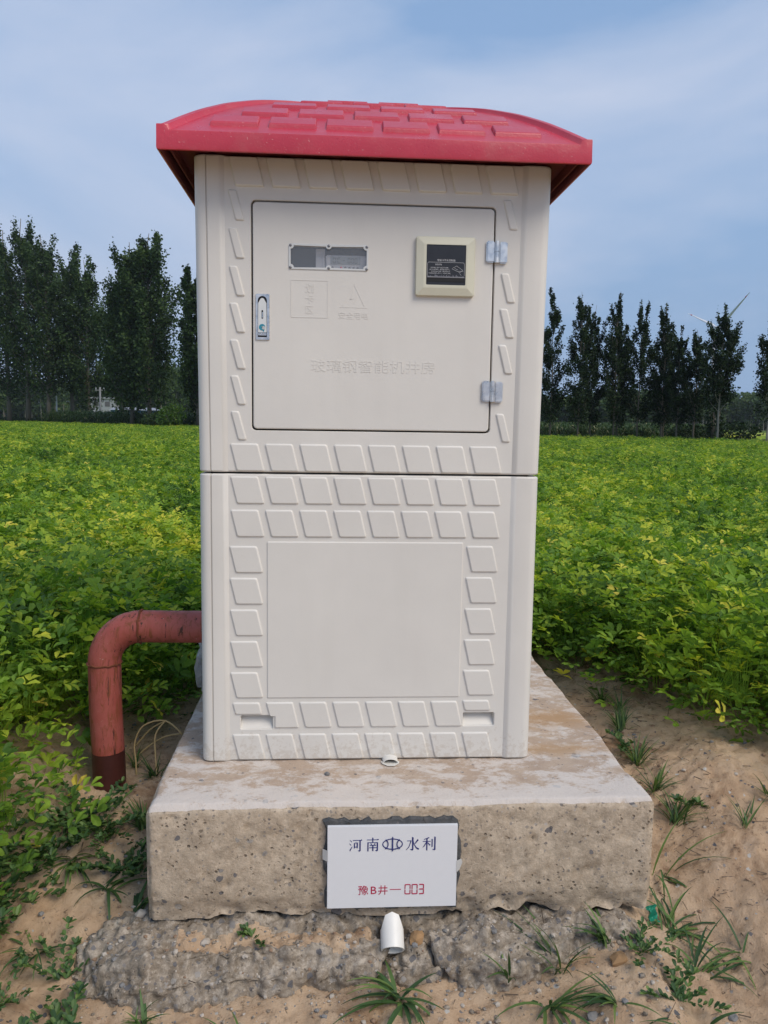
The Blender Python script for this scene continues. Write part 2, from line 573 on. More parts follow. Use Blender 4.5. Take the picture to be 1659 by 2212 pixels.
M['blue_stk'] = flat('blue_sticker', (0.03, 0.26, 0.36), 0.4, grain=0.5)


def make_zinc():
    m = Mat('zinc_metal', 0.35, (0.62, 0.62, 0.64), metal=0.85)
    f = m.noise(45, 4, 0.6)
    m.color(m.mix(m.ramp(f, [(0.30, 0.0), (0.60, 1.0)]), (0.50, 0.50, 0.51), (0.74, 0.74, 0.74)))
    m.rough(m.ramp(f, [(0.3, 0.22), (0.7, 0.45)]))
    m.bump(f, 0.001, 0.5)
    return m.m


M['zinc'] = make_zinc()


def make_glass(name, a=0.12, tint=(0.86, 0.87, 0.88)):
    m = Mat(name)
    tr = m.n('ShaderNodeBsdfTransparent'); tr.inputs['Color'].default_value = (*tint, 1)
    gl = m.n('ShaderNodeBsdfGlossy'); gl.inputs['Roughness'].default_value = 0.12
    df = m.n('ShaderNodeBsdfDiffuse'); df.inputs['Color'].default_value = (0.6, 0.6, 0.6, 1)
    mx = m.n('ShaderNodeMixShader'); mx.inputs[0].default_value = 0.10
    m.l(tr.outputs[0], mx.inputs[1]); m.l(gl.outputs[0], mx.inputs[2])
    m2 = m.n('ShaderNodeMixShader'); m2.inputs[0].default_value = a
    m.l(mx.outputs[0], m2.inputs[1]); m.l(df.outputs[0], m2.inputs[2])
    m.l(m2.outputs[0], m.out.inputs['Surface'])
    return m.m


M['pane'] = make_glass('clear_pane', 0.16)
M['bag'] = make_glass('thin_plastic', 0.55, (0.9, 0.93, 0.95))
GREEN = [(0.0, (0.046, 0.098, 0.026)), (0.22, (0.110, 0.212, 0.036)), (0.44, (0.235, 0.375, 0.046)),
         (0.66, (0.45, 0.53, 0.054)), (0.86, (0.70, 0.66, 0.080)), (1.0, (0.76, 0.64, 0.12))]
M['crop'] = make_leaf('peanut_leaf', GREEN, 0.55, 0.40, world_scale=0.9, obj_yellow=0.55, spec=0.18)
M['stem'] = flat('crop_stem', (0.13, 0.19, 0.05), 0.6)
TREEG = [(0.0, (0.018, 0.034, 0.015)), (0.35, (0.036, 0.066, 0.024)), (0.7, (0.065, 0.110, 0.034)), (1.0, (0.12, 0.165, 0.055))]
M['tree'] = make_leaf('poplar_leaf', TREEG, 0.6, 0.22, spec=0.15)
M['tree_dark'] = make_leaf('dark_poplar_leaf', [(0.0, (0.010, 0.019, 0.010)), (0.4, (0.020, 0.038, 0.017)), (0.8, (0.040, 0.066, 0.026)), (1.0, (0.07, 0.10, 0.038))], 0.6, 0.18, spec=0.12)
M['weed'] = make_leaf('weed_leaf', [(0.0, (0.026, 0.065, 0.028)), (0.5, (0.075, 0.150, 0.050)), (1.0, (0.18, 0.27, 0.07))], 0.5, 0.3)
M['bush'] = make_leaf('bright_bush_leaf', [(0.0, (0.03, 0.07, 0.012)), (0.5, (0.08, 0.16, 0.02)), (1.0, (0.20, 0.28, 0.03))], 0.5, 0.3)
M['corn'] = make_leaf('corn_leaf', [(0.0, (0.022, 0.050, 0.014)), (0.5, (0.050, 0.095, 0.026)), (0.85, (0.10, 0.15, 0.05)), (1.0, (0.30, 0.28, 0.15))], 0.5, 0.25)
M['bark'] = make_bark('poplar_bark', (0.10, 0.085, 0.065), (0.20, 0.18, 0.145))
M['bark_pale'] = make_bark('pale_bark', (0.20, 0.18, 0.15), (0.34, 0.32, 0.27))
M['straw'] = flat('dry_straw', (0.50, 0.36, 0.17), 0.8, grain=0.2)
M['stone_grey'] = flat('grey_stone', (0.20, 0.195, 0.19), 0.9, grain=0.35)
M['stone_pale'] = flat('pale_stone', (0.44, 0.39, 0.33), 0.9, grain=0.2)
M['stone_tan'] = flat('tan_stone', (0.32, 0.19, 0.09), 0.9, grain=0.25)
M['clod'] = flat('dirt_clod', (0.26, 0.17, 0.11), 0.95, grain=0.25)
M['white_paint'] = flat('white_paint', (0.72, 0.73, 0.75), 0.5)
M['red_paint'] = flat('red_paint', (0.55, 0.03, 0.05), 0.5)
M['blue_sheet'] = flat('blue_sheet_metal', (0.04, 0.13, 0.36), 0.5, grain=0.1)
M['pale_wall'] = flat('pale_wall', (0.26, 0.28, 0.31), 0.8, grain=0.1)
M['pole'] = flat('concrete_pole', (0.33, 0.32, 0.30), 0.85, grain=0.2)
M['green_net'] = flat('green_plastic', (0.02, 0.26, 0.16), 0.5, grain=0.4)


# ------------------------------------------------------------------ ground
def ground_h(x, y):
    """height of the bare ground; field level is 0, the ground is washed out in front of the block"""
    x = np.asarray(x, dtype=float); y = np.asarray(y, dtype=float)
    left = sstep(0.50, -0.10, y) * (0.222 - 0.055 * sstep(0.25, 0.60, x))
    front = sstep(-0.10, -0.50, y) * 0.05
    h = -left - front
    # bank under the crop on the left and a low berm beside the block on the right
    h = h + 0.055 * sstep(-0.80, -1.10, x) * sstep(-0.5, 0.2, y)
    h = h + 0.07 * sstep(0.75, 1.15, x) * sstep(-0.4, 0.4, y) * sstep(4, 1.5, y)
    h = h - 0.05 * sstep(0.62, 0.72, x) * sstep(1.0, 0.80, x) * sstep(0.9, 0.1, y)
    near = sstep(6, 2.5, np.hypot(x, y))
    h = h + near * (0.030 * fbm2(x * 3.1 + 5, y * 3.1, 3) + 0.013 * fbm2(x * 13 + 2, y * 13, 4, 0.6) + 0.012 * fbm2(x * 55, y * 55, 3, 0.65) - 0.03 * np.clip(fbm2(x * 24 + 7, y * 38, 3, .6) - 0.33, 0, 1))
    return h


def axis(lo, hi, step, far, n):
    a = np.arange(lo, hi, step)
    g = step * np.cumsum(1.13 ** np.arange(1, n))
    g = g * 1.0
    u = hi + g[g < far - hi]
    l = lo - g[g < far + lo] if lo < 0 else lo - g
    return np.unique(np.concatenate([l[::-1], a, u, [far, -far]]))


gx = axis(-1.5, 2.0, 0.0095, 900, 120)
gy = axis(-0.75, 1.5, 0.0095, 1500, 120)
gy = gy[gy > -60]
X, Y = np.meshgrid(gx, gy)
Z = ground_h(X, Y)
nx_, ny_ = len(gx), len(gy)
idx = np.arange(nx_ * ny_).reshape(ny_, nx_)
Fq = np.stack([idx[:-1, :-1], idx[:-1, 1:], idx[1:, 1:], idx[1:, :-1]], -1).reshape(-1, 4)
me = np_mesh('ground', np.stack([X, Y, Z], -1).reshape(-1, 3), Fq, smooth=True)
me.materials.append(M['dirt']); me.materials.append(M['far'])
cy_ = (Y[:-1, :-1].ravel() > 28) | (np.abs(X[:-1, :-1].ravel()) > 30)
me.polygons.foreach_set('material_index', cy_.astype(np.int32))
tag(link('ground', me), kind='structure')


def gz(x, y): return float(ground_h(np.array([x]), np.array([y]))[0])


# ------------------------------------------------------------------ concrete block
def grid_box(x0, x1, y0, y1, z0, z1, step):
    """closed box of welded small quads, returns verts, faces, face normal code"""
    vs_, fs, kinds, seen = [], [], [], {}
    nX, nY, nZ = max(2, round((x1 - x0) / step)), max(2, round((y1 - y0) / step)), max(2, round((z1 - z0) / step))

    def vid(i, j, k):
        q = (i, j, k)
        if q not in seen:
            seen[q] = len(vs_)
            vs_.append((x0 + (x1 - x0) * i / nX, y0 + (y1 - y0) * j / nY, z0 + (z1 - z0) * k / nZ))
        return seen[q]
    for i in range(nX):
        for j in range(nY):
            fs.append((vid(i, j, nZ), vid(i + 1, j, nZ), vid(i + 1, j + 1, nZ), vid(i, j + 1, nZ))); kinds.append(0)
        for k in range(nZ):
            fs.append((vid(i, 0, k), vid(i + 1, 0, k), vid(i + 1, 0, k + 1), vid(i, 0, k + 1))); kinds.append(1)
            fs.append((vid(i, nY, k), vid(i, nY, k + 1), vid(i + 1, nY, k + 1), vid(i + 1, nY, k))); kinds.append(1)
    for j in range(nY):
        for k in range(nZ):
            fs.append((vid(0, j, k), vid(0, j, k + 1), vid(0, j + 1, k + 1), vid(0, j + 1, k))); kinds.append(1)
            fs.append((vid(nX, j, k), vid(nX, j + 1, k), vid(nX, j + 1, k + 1), vid(nX, j, k + 1))); kinds.append(1)
    return vs_, fs, kinds


BX0, BX1, BY1, BZ1 = -0.519, 0.674, 1.21, 0.17
bv, bf, bk = grid_box(BX0, BX1, 0.0, BY1, -0.115, BZ1, 0.0085)
bv = np.array(bv)
x, y, z = bv.T.copy()
# rounded, chipped arrises
ex = np.minimum(x - BX0, BX1 - x); ey = y; ez = BZ1 - z
chip = 0.022 + 0.018 * np.clip(fbm2((x + y) * 14, (y - x) * 14 + 3, 4, .6) + 0.05, 0, 1)
chip = chip + 0.022 * np.clip(fbm2(x * 6 + 40, y * 6 + 11, 2) - 0.12, 0, 1) * 3
chv = 0.012 + 0.4 * (chip - 0.022)
mx = np.clip(1 - ex / chv, 0, 1) ** 2; my = np.clip(1 - ey / chv, 0, 1) ** 2; mz = np.clip(1 - ez / chip, 0, 1) ** 2
side = np.sign(x - (BX0 + BX1) / 2)
nz2 = z - 0.45 * chip * np.maximum(mx, my) * mz
nx2 = x - side * 0.45 * chv * np.maximum(my, mz) * mx
ny2 = y + 0.45 * chv * np.maximum(mx, mz) * my
# small relief on faces
top = ez < 1e-6
nz2 = nz2 + np.where(top, 0.004 * fbm2(x * 9, y * 9, 4, .55), 0)
fr = ey < 1e-6
pit = np.clip(fbm2(x * 42, z * 42, 3, .6) - 0.30, 0, 1) * 0.022
ny2 = ny2 + np.where(fr, 0.006 * fbm2(x * 8, z * 8 + 30, 4, .6) + pit, 0)
# lower edge of the front is broken and undercut in places
rag = 0.035 * np.clip(fbm2(x * 7 + 3, x * 0 + 2, 5, .62) + 0.25, 0, 1)
low = sstep(-0.045, -0.112, z)
nz2 = nz2 + low * rag * (y < 0.25)
ny2 = ny2 + low * (y < 0.02) * (0.012 + 0.03 * np.clip(fbm2(x * 16, z * 16, 3), 0, 1))
me = np_mesh('concrete_block', np.stack([nx2, ny2, nz2], -1), np.array(bf), smooth=True)
me.materials.append(M['conc_top']); me.materials.append(M['conc_side'])
me.polygons.foreach_set('material_index', np.array(bk, dtype=np.int32))
tag(link('concrete_block', me), 'large square cast concrete block the white cabinet stands on', 'concrete block')

# broken aggregate footing that sticks out below the block: a displaced lump, its own mass
fv, ff_, _ = grid_box(-0.655, 0.655, -0.112, 0.34, -0.32, -0.118, 0.0055)
fv = np.array(fv)


def lumpify(P):
    x, y, z = P.T.copy()
    f = np.clip((0.25 - y) / 0.40, 0, 1)
    l = np.clip((-0.35 - x) / 0.25, 0, 1)
    # plan outline
    y2 = y + f * (0.060 * fbm2(x * 4.2 + 50, x * 0 + 8, 4, .6) + 0.035 * sstep(0.15, 0.50, x) - 0.022 * sstep(-0.15, -0.40, x))
    x2 = x + l * (0.12 * sstep(-0.02, 0.30, y) + 0.05 * fbm2(y * 7 + 3, y * 0 + 2, 4, .6))
    # top surface: falls forward, sandy hollow at left under the block edge
    t = np.clip((z + 0.32) / 0.202, 0, 1)
    dz = -0.022 * sstep(0.02, -0.12, y) - 0.035 * sstep(-0.50, -0.64, x) + 0.012 * sstep(0.10, 0.3, x) * sstep(0.0, -0.06, y)
    dz = dz - 0.016 * np.exp(-((y + 0.028) / 0.026) ** 2) * sstep(0.05, -0.10, x) - 0.040 * np.exp(-((x - 0.055) / 0.045) ** 2) * sstep(0.02, -0.01, y)
    z2 = z + t * dz
    # round the shoulders
    ex = np.minimum(x + 0.655, 0.655 - x); ey = y + 0.112; ez = -0.118 - z
    r = 0.045
    mx = np.clip(1 - ex / r, 0, 1) ** 2; my = np.clip(1 - ey / r, 0, 1) ** 2; mz = np.clip(1 - ez / r, 0, 1) ** 2
    z2 = z2 - 0.5 * r * np.maximum(mx, my) * (ez < r) * (1 - ez / r)
    y2 = y2 + 0.5 * r * mz * (ey < r) * (1 - ey / r)
    x2 = x2 - np.sign(x) * 0.5 * r * mz * (ex < r) * (1 - ex / r)
    # the face leans out towards its foot in places
    y2 = y2 - f * (1 - t) * 0.03 * (0.5 + fbm2(x * 6, z * 6, 2))
    return np.stack([x2, y2, z2], -1)


fp = lumpify(fv)
me = np_mesh('rubble_footing', fp, np.array(ff_), smooth=True)
nrm = np.empty(len(fp) * 3, np.float32); me.vertex_normals.foreach_get('vector', nrm); nrm = nrm.reshape(-1, 3)
disp = np.zeros(len(fp))
for i, p in enumerate(fp):
    v = Vector(p)
    a = mnoise.noise(v * 9.0); b_ = mnoise.noise(v * 24.0); c_ = mnoise.noise(v * 60.0)
    w_ = mnoise.voronoi(v * 46.0)[0]
    g_ = max(0.0, 0.45 - w_[0]) * 0.022 if mnoise.cell(v * 11.0) > -0.3 else 0
    ck = 0.0
    if p[1] < -0.04:
        ck = max(math.exp(-((p[0] - 0.145 - 0.018 * math.sin(p[2] * 55)) / 0.005) ** 2), math.exp(-((p[0] - 0.030 - (p[2] + 0.2) * 0.5 - 0.012 * math.sin(p[2] * 70)) / 0.008) ** 2))
    disp[i] = 0.026 * a + 0.013 * abs(b_) * 1.6 - 0.006 + 0.009 * c_ + 0.004 * mnoise.noise(v * 130.0) + g_ - 0.045 * ck
fp = fp + nrm * disp[:, None]
me.vertices.foreach_set('co', fp.astype(np.float32).ravel()); me.update()
me.materials.append(M['rubble']); me.materials.append(M['dirt'])
# sand has settled in the hollow on its top
fc = fp[np.array(ff_)].mean(1)
sand = (fc[:, 2] > -0.19) & (np.abs(fc[:, 1] + 0.036 + 0.02 * fbm2(fc[:, 0] * 20, fc[:, 0] * 0)) < 0.022) & (fc[:, 0] < 0.0) & (fc[:, 0] > -0.44)
me.polygons.foreach_set('material_index', sand.astype(np.int32))
tag(link('rubble_footing', me), 'rough broken aggregate footing sticking out under the concrete block', 'footing')
from mathutils.bvhtree import BVHTree
_fb = BVHTree.FromPolygons([tuple(p) for p in fp], [tuple(int(i) for i in f) for f in ff_])


def footing_h(x, y):
    h = _fb.ray_cast(Vector((x, y, 0.5)), Vector((0, 0, -1)))[0]
    g = gz(x, y)
    return max(g, h.z) if h is not None else g


# ------------------------------------------------------------------ cabinet (pump house)
YF, YB = 0.242, 0.986            # recessed front field and the back
house = empty('pump_house', (0, 0.61, 0.17), 'white fibreglass well cabinet with red tiled roof standing on the concrete block', 'pump house')


def hlink(o, parent=house):
    """parent while keeping world coordinates in the mesh"""
    o.parent = parent
    chain = Vector((0, 0, 0))
    o.matrix_parent_inverse = Matrix.Translation(-Vector(house.location)) if parent is house else Matrix.Identity(4)
    return o


def taper(x, z):
    return x * (1 + max(0.0, z - 0.92) * 0.018)


def arc(cx_, cz_, r, a0, a1, n=5):
    return [(cx_ + r * math.cos(R(a0 + (a1 - a0) * i / n)), cz_ + r * math.sin(R(a0 + (a1 - a0) * i / n))) for i in range(n + 1)]


def rrect(x0, z0, x1, z1, r, ins=0.0, n=4):
    x0 += ins; z0 += ins; x1 -= ins; z1 -= ins
    r = max(0.0005, r - ins)
    return (arc(x1 - r, z0 + r, r, -90, 0, n) + arc(x1 - r, z1 - r, r, 0, 90, n) +
            arc(x0 + r, z1 - r, r, 90, 180, n) + arc(x0 + r, z0 + r, r, 180, 270, n))


def plate(bm, outer, holes, y):
    """planar face in the plane y with holes; loops are lists of (x, z)"""
    edges = []
    for lp in [outer] + holes:
        vv = [bm.verts.new((p[0], y, p[1])) for p in lp]
        edges += [bm.edges.new((vv[i], vv[(i + 1) % len(vv)])) for i in range(len(vv))]
    bmesh.ops.triangle_fill(bm, use_beauty=True, use_dissolve=False, edges=edges, normal=(0, -1, 0))


def strip(bm, loops):
    """loops: list of (list of (x,z), y), same length; skin between successive loops"""
    rows = [[bm.verts.new((p[0], y, p[1])) for p in lp] for lp, y in loops]
    n = len(rows[0])
    for a, b in zip(rows, rows[1:]):
        for i in range(n):
            bm.faces.new((a[i], a[(i + 1) % n], b[(i + 1) % n], b[i]))
    return rows


def finish(bm, name, mat, parent, smooth=False, weld=1e-5, fix=True):
    bmesh.ops.remove_doubles(bm, verts=bm.verts, dist=weld)
    if fix: bmesh.ops.recalc_face_normals(bm, faces=bm.faces)
    me_ = bpy.data.meshes.new(name)
    bm.to_mesh(me_); bm.free()
    if smooth:
        me_.polygons.foreach_set('use_smooth', [True] * len(me_.polygons))
    o = link(name, me_, mat)
    return hlink(o, parent) if parent is not None else o


def smooth_by_angle(o, deg=35):
    me_ = o.data
    bm = bmesh.new(); bm.from_mesh(me_)
    for f in bm.faces: f.smooth = True
    for e in bm.edges:
        if len(e.link_faces) != 2 or e.calc_face_angle(0) > R(deg): e.smooth = False
    bm.to_mesh(me_); bm.free()
    return o


PIL_L, PIL_R = -0.3625, 0.3625


def body(name, z0, z1, holes):
    """plan outline drawn up from z0 to z1 with softly rounded ends; the front field is a plate with holes"""
    bm = bmesh.new()
    YP = 0.236
    r = 0.022
    oL = [(PIL_L + 0.007, YF), (PIL_L + 0.002, YF - 0.0025), (PIL_L - 0.003, YP + 0.001), (PIL_L - 0.008, YP)]
    seam = [(-0.3955, YP), (-0.3962, YP + 0.004), (-0.3985, YP + 0.004), (-0.3992, YP)]
    cl = [(-0.427 + r - r * math.sin(R(a)), YP + r - r * math.cos(R(a))) for a in range(0, 91, 15)]
    lefts = oL + seam + cl + [(-0.427, YB)]
    cr_ = [(0.427 - r + r * math.sin(R(a)), YP + r - r * math.cos(R(a))) for a in range(0, 91, 15)]
    rights = [(PIL_R - 0.007, YF), (PIL_R - 0.002, YF - 0.0025), (PIL_R + 0.003, YP + 0.001), (PIL_R + 0.008, YP)] + cr_ + [(0.427, YB)]
    prof = lefts + rights[::-1]                       # open along the field front between last and first
    zs = [(z0, 0.004), (z0 + 0.0012, 0.0015), (z0 + 0.004, 0.0), (z1 - 0.004, 0.0), (z1 - 0.0012, 0.0015), (z1, 0.004)]
    rows = []
    cx0, cy0 = 0.0, 0.61
    for z_, ins in zs:
        row = []
        for px, py in prof:
            qx = taper(px, z_) * (1 - ins / 0.43)
            qy = py + (ins if py < cy0 else -ins)
            row.append(bm.verts.new((qx, qy, z_)))
        rows.append(row)
    n = len(prof)
    for a, b in zip(rows, rows[1:]):
        for i in range(n - 1):
            bm.faces.new((a[i], a[i + 1], b[i + 1], b[i]))
    # ends (top, bottom)
    for row in (rows[0], rows[-1]):
        bm.faces.new(row)
    # rounding strips of the field front at both ends
    for a, b in ((0, 1), (1, 2), (3, 4), (4, 5)):
        bm.faces.new((rows[a][-1], rows[a][0], rows[b][0], rows[b][-1]))
    za, zb_ = zs[2][0], zs[3][0]
    outer = [(taper(lefts[0][0], za), za), (taper(rights[0][0], za), za), (taper(rights[0][0], zb_), zb_), (taper(lefts[0][0], zb_), zb_)]
    hl = [rrect(*h['rect'], h['r'], 0.0) for h in holes]
    plate(bm, outer, hl, YF)
    for h in holes:
        x0, z0_, x1, z1_ = h['rect']
        d_ = h['depth']
        L0 = rrect(*h['rect'], h['r'], 0.0)
        L1 = rrect(*h['rect'], h['r'], 0.0015)
        L2 = rrect(*h['rect'], h['r'], 0.0025)
        rws = strip(bm, [(L0, YF), (L1, YF + 0.002), (L2, YF + d_)])
        if h.get('back', True):
            last = rws[-1]
            if h.get('ramp'):
                for v in last:
                    if v.co.z < (z0_ + z1_) / 2: v.co.y = YF + 0.006
            bm.faces.new(last)
    o = finish(bm, name, M['frp'], house)
    return smooth_by_angle(o, 20)


DOOR = (-0.2985, 1.0215, 0.2985, 1.5735)
upper = body('upper_body', 0.9195, 1.672, [dict(rect=DOOR, r=0.012, depth=0.05, back=False)])
lower = body('lower_body', 0.1715, 0.9150, [dict(rect=(-0.330, 0.254, -0.245, 0.2935), r=0.005, depth=0.030, ramp=True),
                                            dict(rect=(0.247, 0.258, 0.332, 0.2965), r=0.005, depth=0.030, ramp=True)])
# near-black sheets inside the openings, their colour stands for shade
b = MB(); b.box(-0.40, 0.291, 0.95, 0.40, 0.296, 1.64)
hlink(b.build('dark_backing', M['dark']))  # dark back sheet, painted as the shaded interior behind the door gap
b = MB(); b.box(-0.40, 0.25, 0.9152, 0.40, 0.97, 0.9193)
hlink(b.build('dark_seam_fill', M['dark']))  # added dark filler, paints the shade of the open seam

# --- raised relief tiles on the front (each its own sub-part, sharing mesh data)
_tile_cache = {}


def relief(pts, hgt=0.0040, ch=0.0042, rr=0.005, key=None):
    if key in _tile_cache: return _tile_cache[key]
    n = len(pts)

    def offset(ins, rad):
        P = [Vector(p) for p in pts]
        ctr = sum(P, Vector((0, 0))) / n
        lines = []
        for i in range(n):
            a_, b_ = P[i], P[(i + 1) % n]
            dd = (b_ - a_).normalized(); nn = Vector((-dd.y, dd.x))
            if (ctr - a_).dot(nn) < 0: nn = -nn
            lines.append((a_ + nn * ins, dd))
        cor = []
        for i in range(n):
            (p, u), (q, v_) = lines[i - 1], lines[i]
            den = u.x * v_.y - u.y * v_.x
            t = ((q.x - p.x) * v_.y - (q.y - p.y) * v_.x) / den
            cor.append(p + u * t)
        outp = []
        for i in range(n):
            c0, c_, c2_ = cor[i - 1], cor[i], cor[(i + 1) % n]
            a_ = c_ + (c0 - c_).normalized() * rad; b_ = c_ + (c2_ - c_).normalized() * rad
            for t in (0, 0.33, 0.67, 1):
                outp.append(tuple(a_ * (1 - t) ** 2 + c_ * 2 * t * (1 - t) + b_ * t ** 2))
        return outp
    bm = bmesh.new()
    rows = strip(bm, [(offset(0, rr), 0.0006), (offset(ch * .25, rr), -hgt * .45), (offset(ch * .6, rr * .9), -hgt * .85), (offset(ch, rr * .8), -hgt)])
    bm.faces.new(rows[-1])
    bmesh.ops.recalc_face_normals(bm, faces=bm.faces)
    me_ = bpy.data.meshes.new('relief_tile')
    bm.to_mesh(me_); bm.free()
    me_.polygons.foreach_set('use_smooth', [True] * (len(me_.polygons) - 1) + [False])
    # make outward normals face the viewer (-y)
    if me_.polygons[len(me_.polygons) - 1].normal.y > 0: me_.flip_normals()
    me_.materials.append(M['frp'])
    _tile_cache[key] = me_
    return me_


def put(me_, x_, z_, parent, y=YF, name='relief_tile'):
    o = bpy.data.objects.new(name, me_)
    COL.objects.link(o)
    o.parent = parent
    o.location = (x_, y, z_)
    return o


full = relief([(0, 0), (0.0700, 0), (0.0865, -0.0695), (0.0165, -0.0695)], key='full')
full_high = relief([(0, 0), (0.0700, 0), (0.0865, -0.0695), (0.0165, -0.0695)], hgt=0.0080, key='full_high')
slim = relief([(0, 0), (0.0215, 0), (0.0410, -0.0725), (0.0185, -0.0725)], key='slim')
colt = relief([(0, 0), (0.0700, 0), (0.0860, -0.0690), (0.0160, -0.0690)], key='col')
PITCHX = 0.0852
for i in range(8):
    put(full_high, taper(-0.3460 + i * 0.0868, 1.66) * 1.0, 1.6705, upper)
    put(full, -0.3515 + i * PITCHX, 0.9905, upper)
    put(full, -0.3515 + i * PITCHX, 0.9090, lower)
    put(full, -0.3515 + i * PITCHX, 0.8255, lower)
    put(full, -0.3505 + i * 0.0850, 0.2430, lower)
    if 2 <= i <= 6: put(full, -0.3495 + i * 0.0850, 0.3280, lower)
for i, z_ in enumerate((1.5945, 1.506, 1.4175, 1.3305, 1.243, 1.1565, 1.070)):
    put(slim, taper(-0.3480, z_) - 0.0005, z_, upper)
for z_ in (1.591, 1.4165, 1.331, 1.243, 1.073):
    put(slim, taper(0.3085, z_), z_, upper)
for z_ in (0.7335, 0.6525, 0.5710, 0.4890, 0.4075):
    put(colt, -0.3550, z_, lower)
    put(colt, 0.2435, z_ + 0.0035, lower)
cutA = relief([(0, 0), (0.0700, 0), (0.0778, -0.0330), (0.0078, -0.0330)], key='cutA')
cutB = relief([(0, 0), (0.0700, 0), (0.0865, -0.0695), (0.0225, -0.0695), (0.0225, -0.0320), (0.0078, -0.0320)], key='cutB', rr=0.003)
cutC = relief([(0, 0), (0.0700, 0), (0.0770, -0.0295), (0.0070, -0.0295)], key='cutC')
put(cutA, -0.3500, 0.3275, lower); put(cutB, -0.2645, 0.3275, lower); put(cutC, 0.2445, 0.3300, lower)
# blank raised panel in the middle of the lower body
bm = bmesh.new()
P0 = (-0.2605, 0.338, 0.2375, 0.7455)
rws = strip(bm, [(rrect(*P0, 0.004, 0), YF + 0.0006), (rrect(*P0, 0.004, 0.001), YF - 0.0016), (rrect(*P0, 0.004, 0.0028), YF - 0.0026)])
bm.faces.new(rws[-1])
o = finish(bm, 'name_panel', M['frp'], None); o.parent = lower

# --- door
bm = bmesh.new()
G = 0.0054
DR = (DOOR[0] + G, DOOR[1] + G, DOOR[2] - G, DOOR[3] - G)
WIN = (-0.2070, 1.4120, -0.0135, 1.4730)
yd = 0.2400
rr_ = rrect(*DR, 0.010, 0.003)
rws = strip(bm, [(rrect(*DR, 0.010, 0.0), yd + 0.022), (rrect(*DR, 0.010, 0.0), yd + 0.003), (rrect(*DR, 0.010, 0.001), yd + 0.0008), (rr_, yd)])
plate(bm, rr_, [rrect(*WIN, 0.006, 0.004)], yd)
strip(bm, [(rrect(*WIN, 0.006, 0.004), yd), (rrect(*WIN, 0.006, 0.0045), yd + 0.02)])
door = finish(bm, 'door', M['frp'], house)
smooth_by_angle(door, 9)


def dpart(mb, name, mat, parent=door):
    o_ = mb.build(name, mat, None, fix=True) if isinstance(mb, MB) else mb
    o_.parent = parent
    return o_


# window frame with scalloped screw bosses
bm = bmesh.new()
L0 = rrect(*WIN, 0.007, 0.0, 5)
inner = []
cx_m = (WIN[0] + WIN[2]) / 2


def notch(cx0, cz0, r, a0, a1, n=6): return arc(cx0, cz0, r, a0, a1, n)


x0, z0, x1, z1 = WIN[0] + 0.0058, WIN[1] + 0.0055, WIN[2] - 0.0058, WIN[3] - 0.0055
inner += notch(x0 - 0.001, z0 - 0.001, 0.008, 90, 0)
inner += notch(cx_m, z0 - 0.001, 0.007, 170, 10, 8)
inner += notch(x1 + 0.001, z0 - 0.001, 0.008, 180, 90)
inner += notch(x1 + 0.001, z1 + 0.001, 0.008, 270, 180)
inner += notch(cx_m, z1 + 0.001, 0.007, -10, -170, 8)
inner += notch(x0 - 0.001, z1 + 0.001, 0.008, 360, 270)
yw = yd - 0.0022
plate(bm, rrect(*WIN, 0.007, 0.001, 5), [inner], yw)
strip(bm, [(rrect(*WIN, 0.007, 0.0, 5), yd + 0.0004), (rrect(*WIN, 0.007, 0.0, 5), yw + 0.001), (rrect(*WIN, 0.007, 0.001, 5), yw)])
strip(bm, [(inner, yw), (inner, yw + 0.006)])
o = finish(bm, 'window_frame', M['winframe'], None); o.parent = door
bm = bmesh.new()
plate(bm, rrect(WIN[0] + .003, WIN[1] + .003, WIN[2] - .003, WIN[3] - .003, 0.005), [], yw + 0.004)
o = finish(bm, 'window_pane', M['pane'], None); o.parent = door
for sx, sz in ((WIN[0] + .0045, WIN[1] + .0045), (cx_m, WIN[1] + .0042), (WIN[2] - .0045, WIN[1] + .0045),
               (WIN[0] + .0045, WIN[3] - .0045), (cx_m, WIN[3] - .0042), (WIN[2] - .0045, WIN[3] - .0045)):
    b = MB(); b.tube([(sx, yw + .001, sz), (sx, yw - .0008, sz), (sx, yw - .0016, sz)], [0.0034, 0.0034, 0.0024], 10)
    dpart(b, 'screw', M['screw'])
b = MB()
b.box(-0.225, 0.288, 1.395, 0.005, 0.2905, 1.49)
b.box(-0.225, 0.262, 1.484, 0.005, 0.288, 1.487); b.box(-0.225, 0.262, 1.398, 0.005, 0.288, 1.401)
dpart(b, 'display_recess', M['chamber'])
# meter seen behind the pane
b = MB()
b.box(-0.118, 0.2555, 1.402, -0.0165, 0.2875, 1.4515, ch=0.0025)
b.box(-0.1420, 0.2600, 1.402, -0.1195, 0.2875, 1.4665, ch=0.001)
b.box(-0.1245, 0.2580, 1.402, -0.1212, 0.260, 1.458)
meter = dpart(b, 'meter', M['meter'])
b = MB(); b.box(-0.1060, 0.2545, 1.4295, -0.0330, 0.2560, 1.4480)
dpart(b, 'meter_display', M['lcd'])
leds = [(-0.1010, 'led_off'), (-0.0800, 'led_red'), (-0.0695, 'led_off'), (-0.0595, 'led_off'), (-0.0495, 'led_off'), (-0.0395, 'led_off')]
for lx, lm in leds:
    b = MB(); b.tube([(lx, 0.2556, 1.4215), (lx, 0.2536, 1.4215)], [0.0029, 0.0024], 10)
    dpart(b, 'indicator_lamp', M[lm])
# seven-segment marks (shared builder)
SEG = {'0': 'abcdef', '3': 'abcdg', 'C': 'adef', '-': 'g', 'E': 'adefg'}


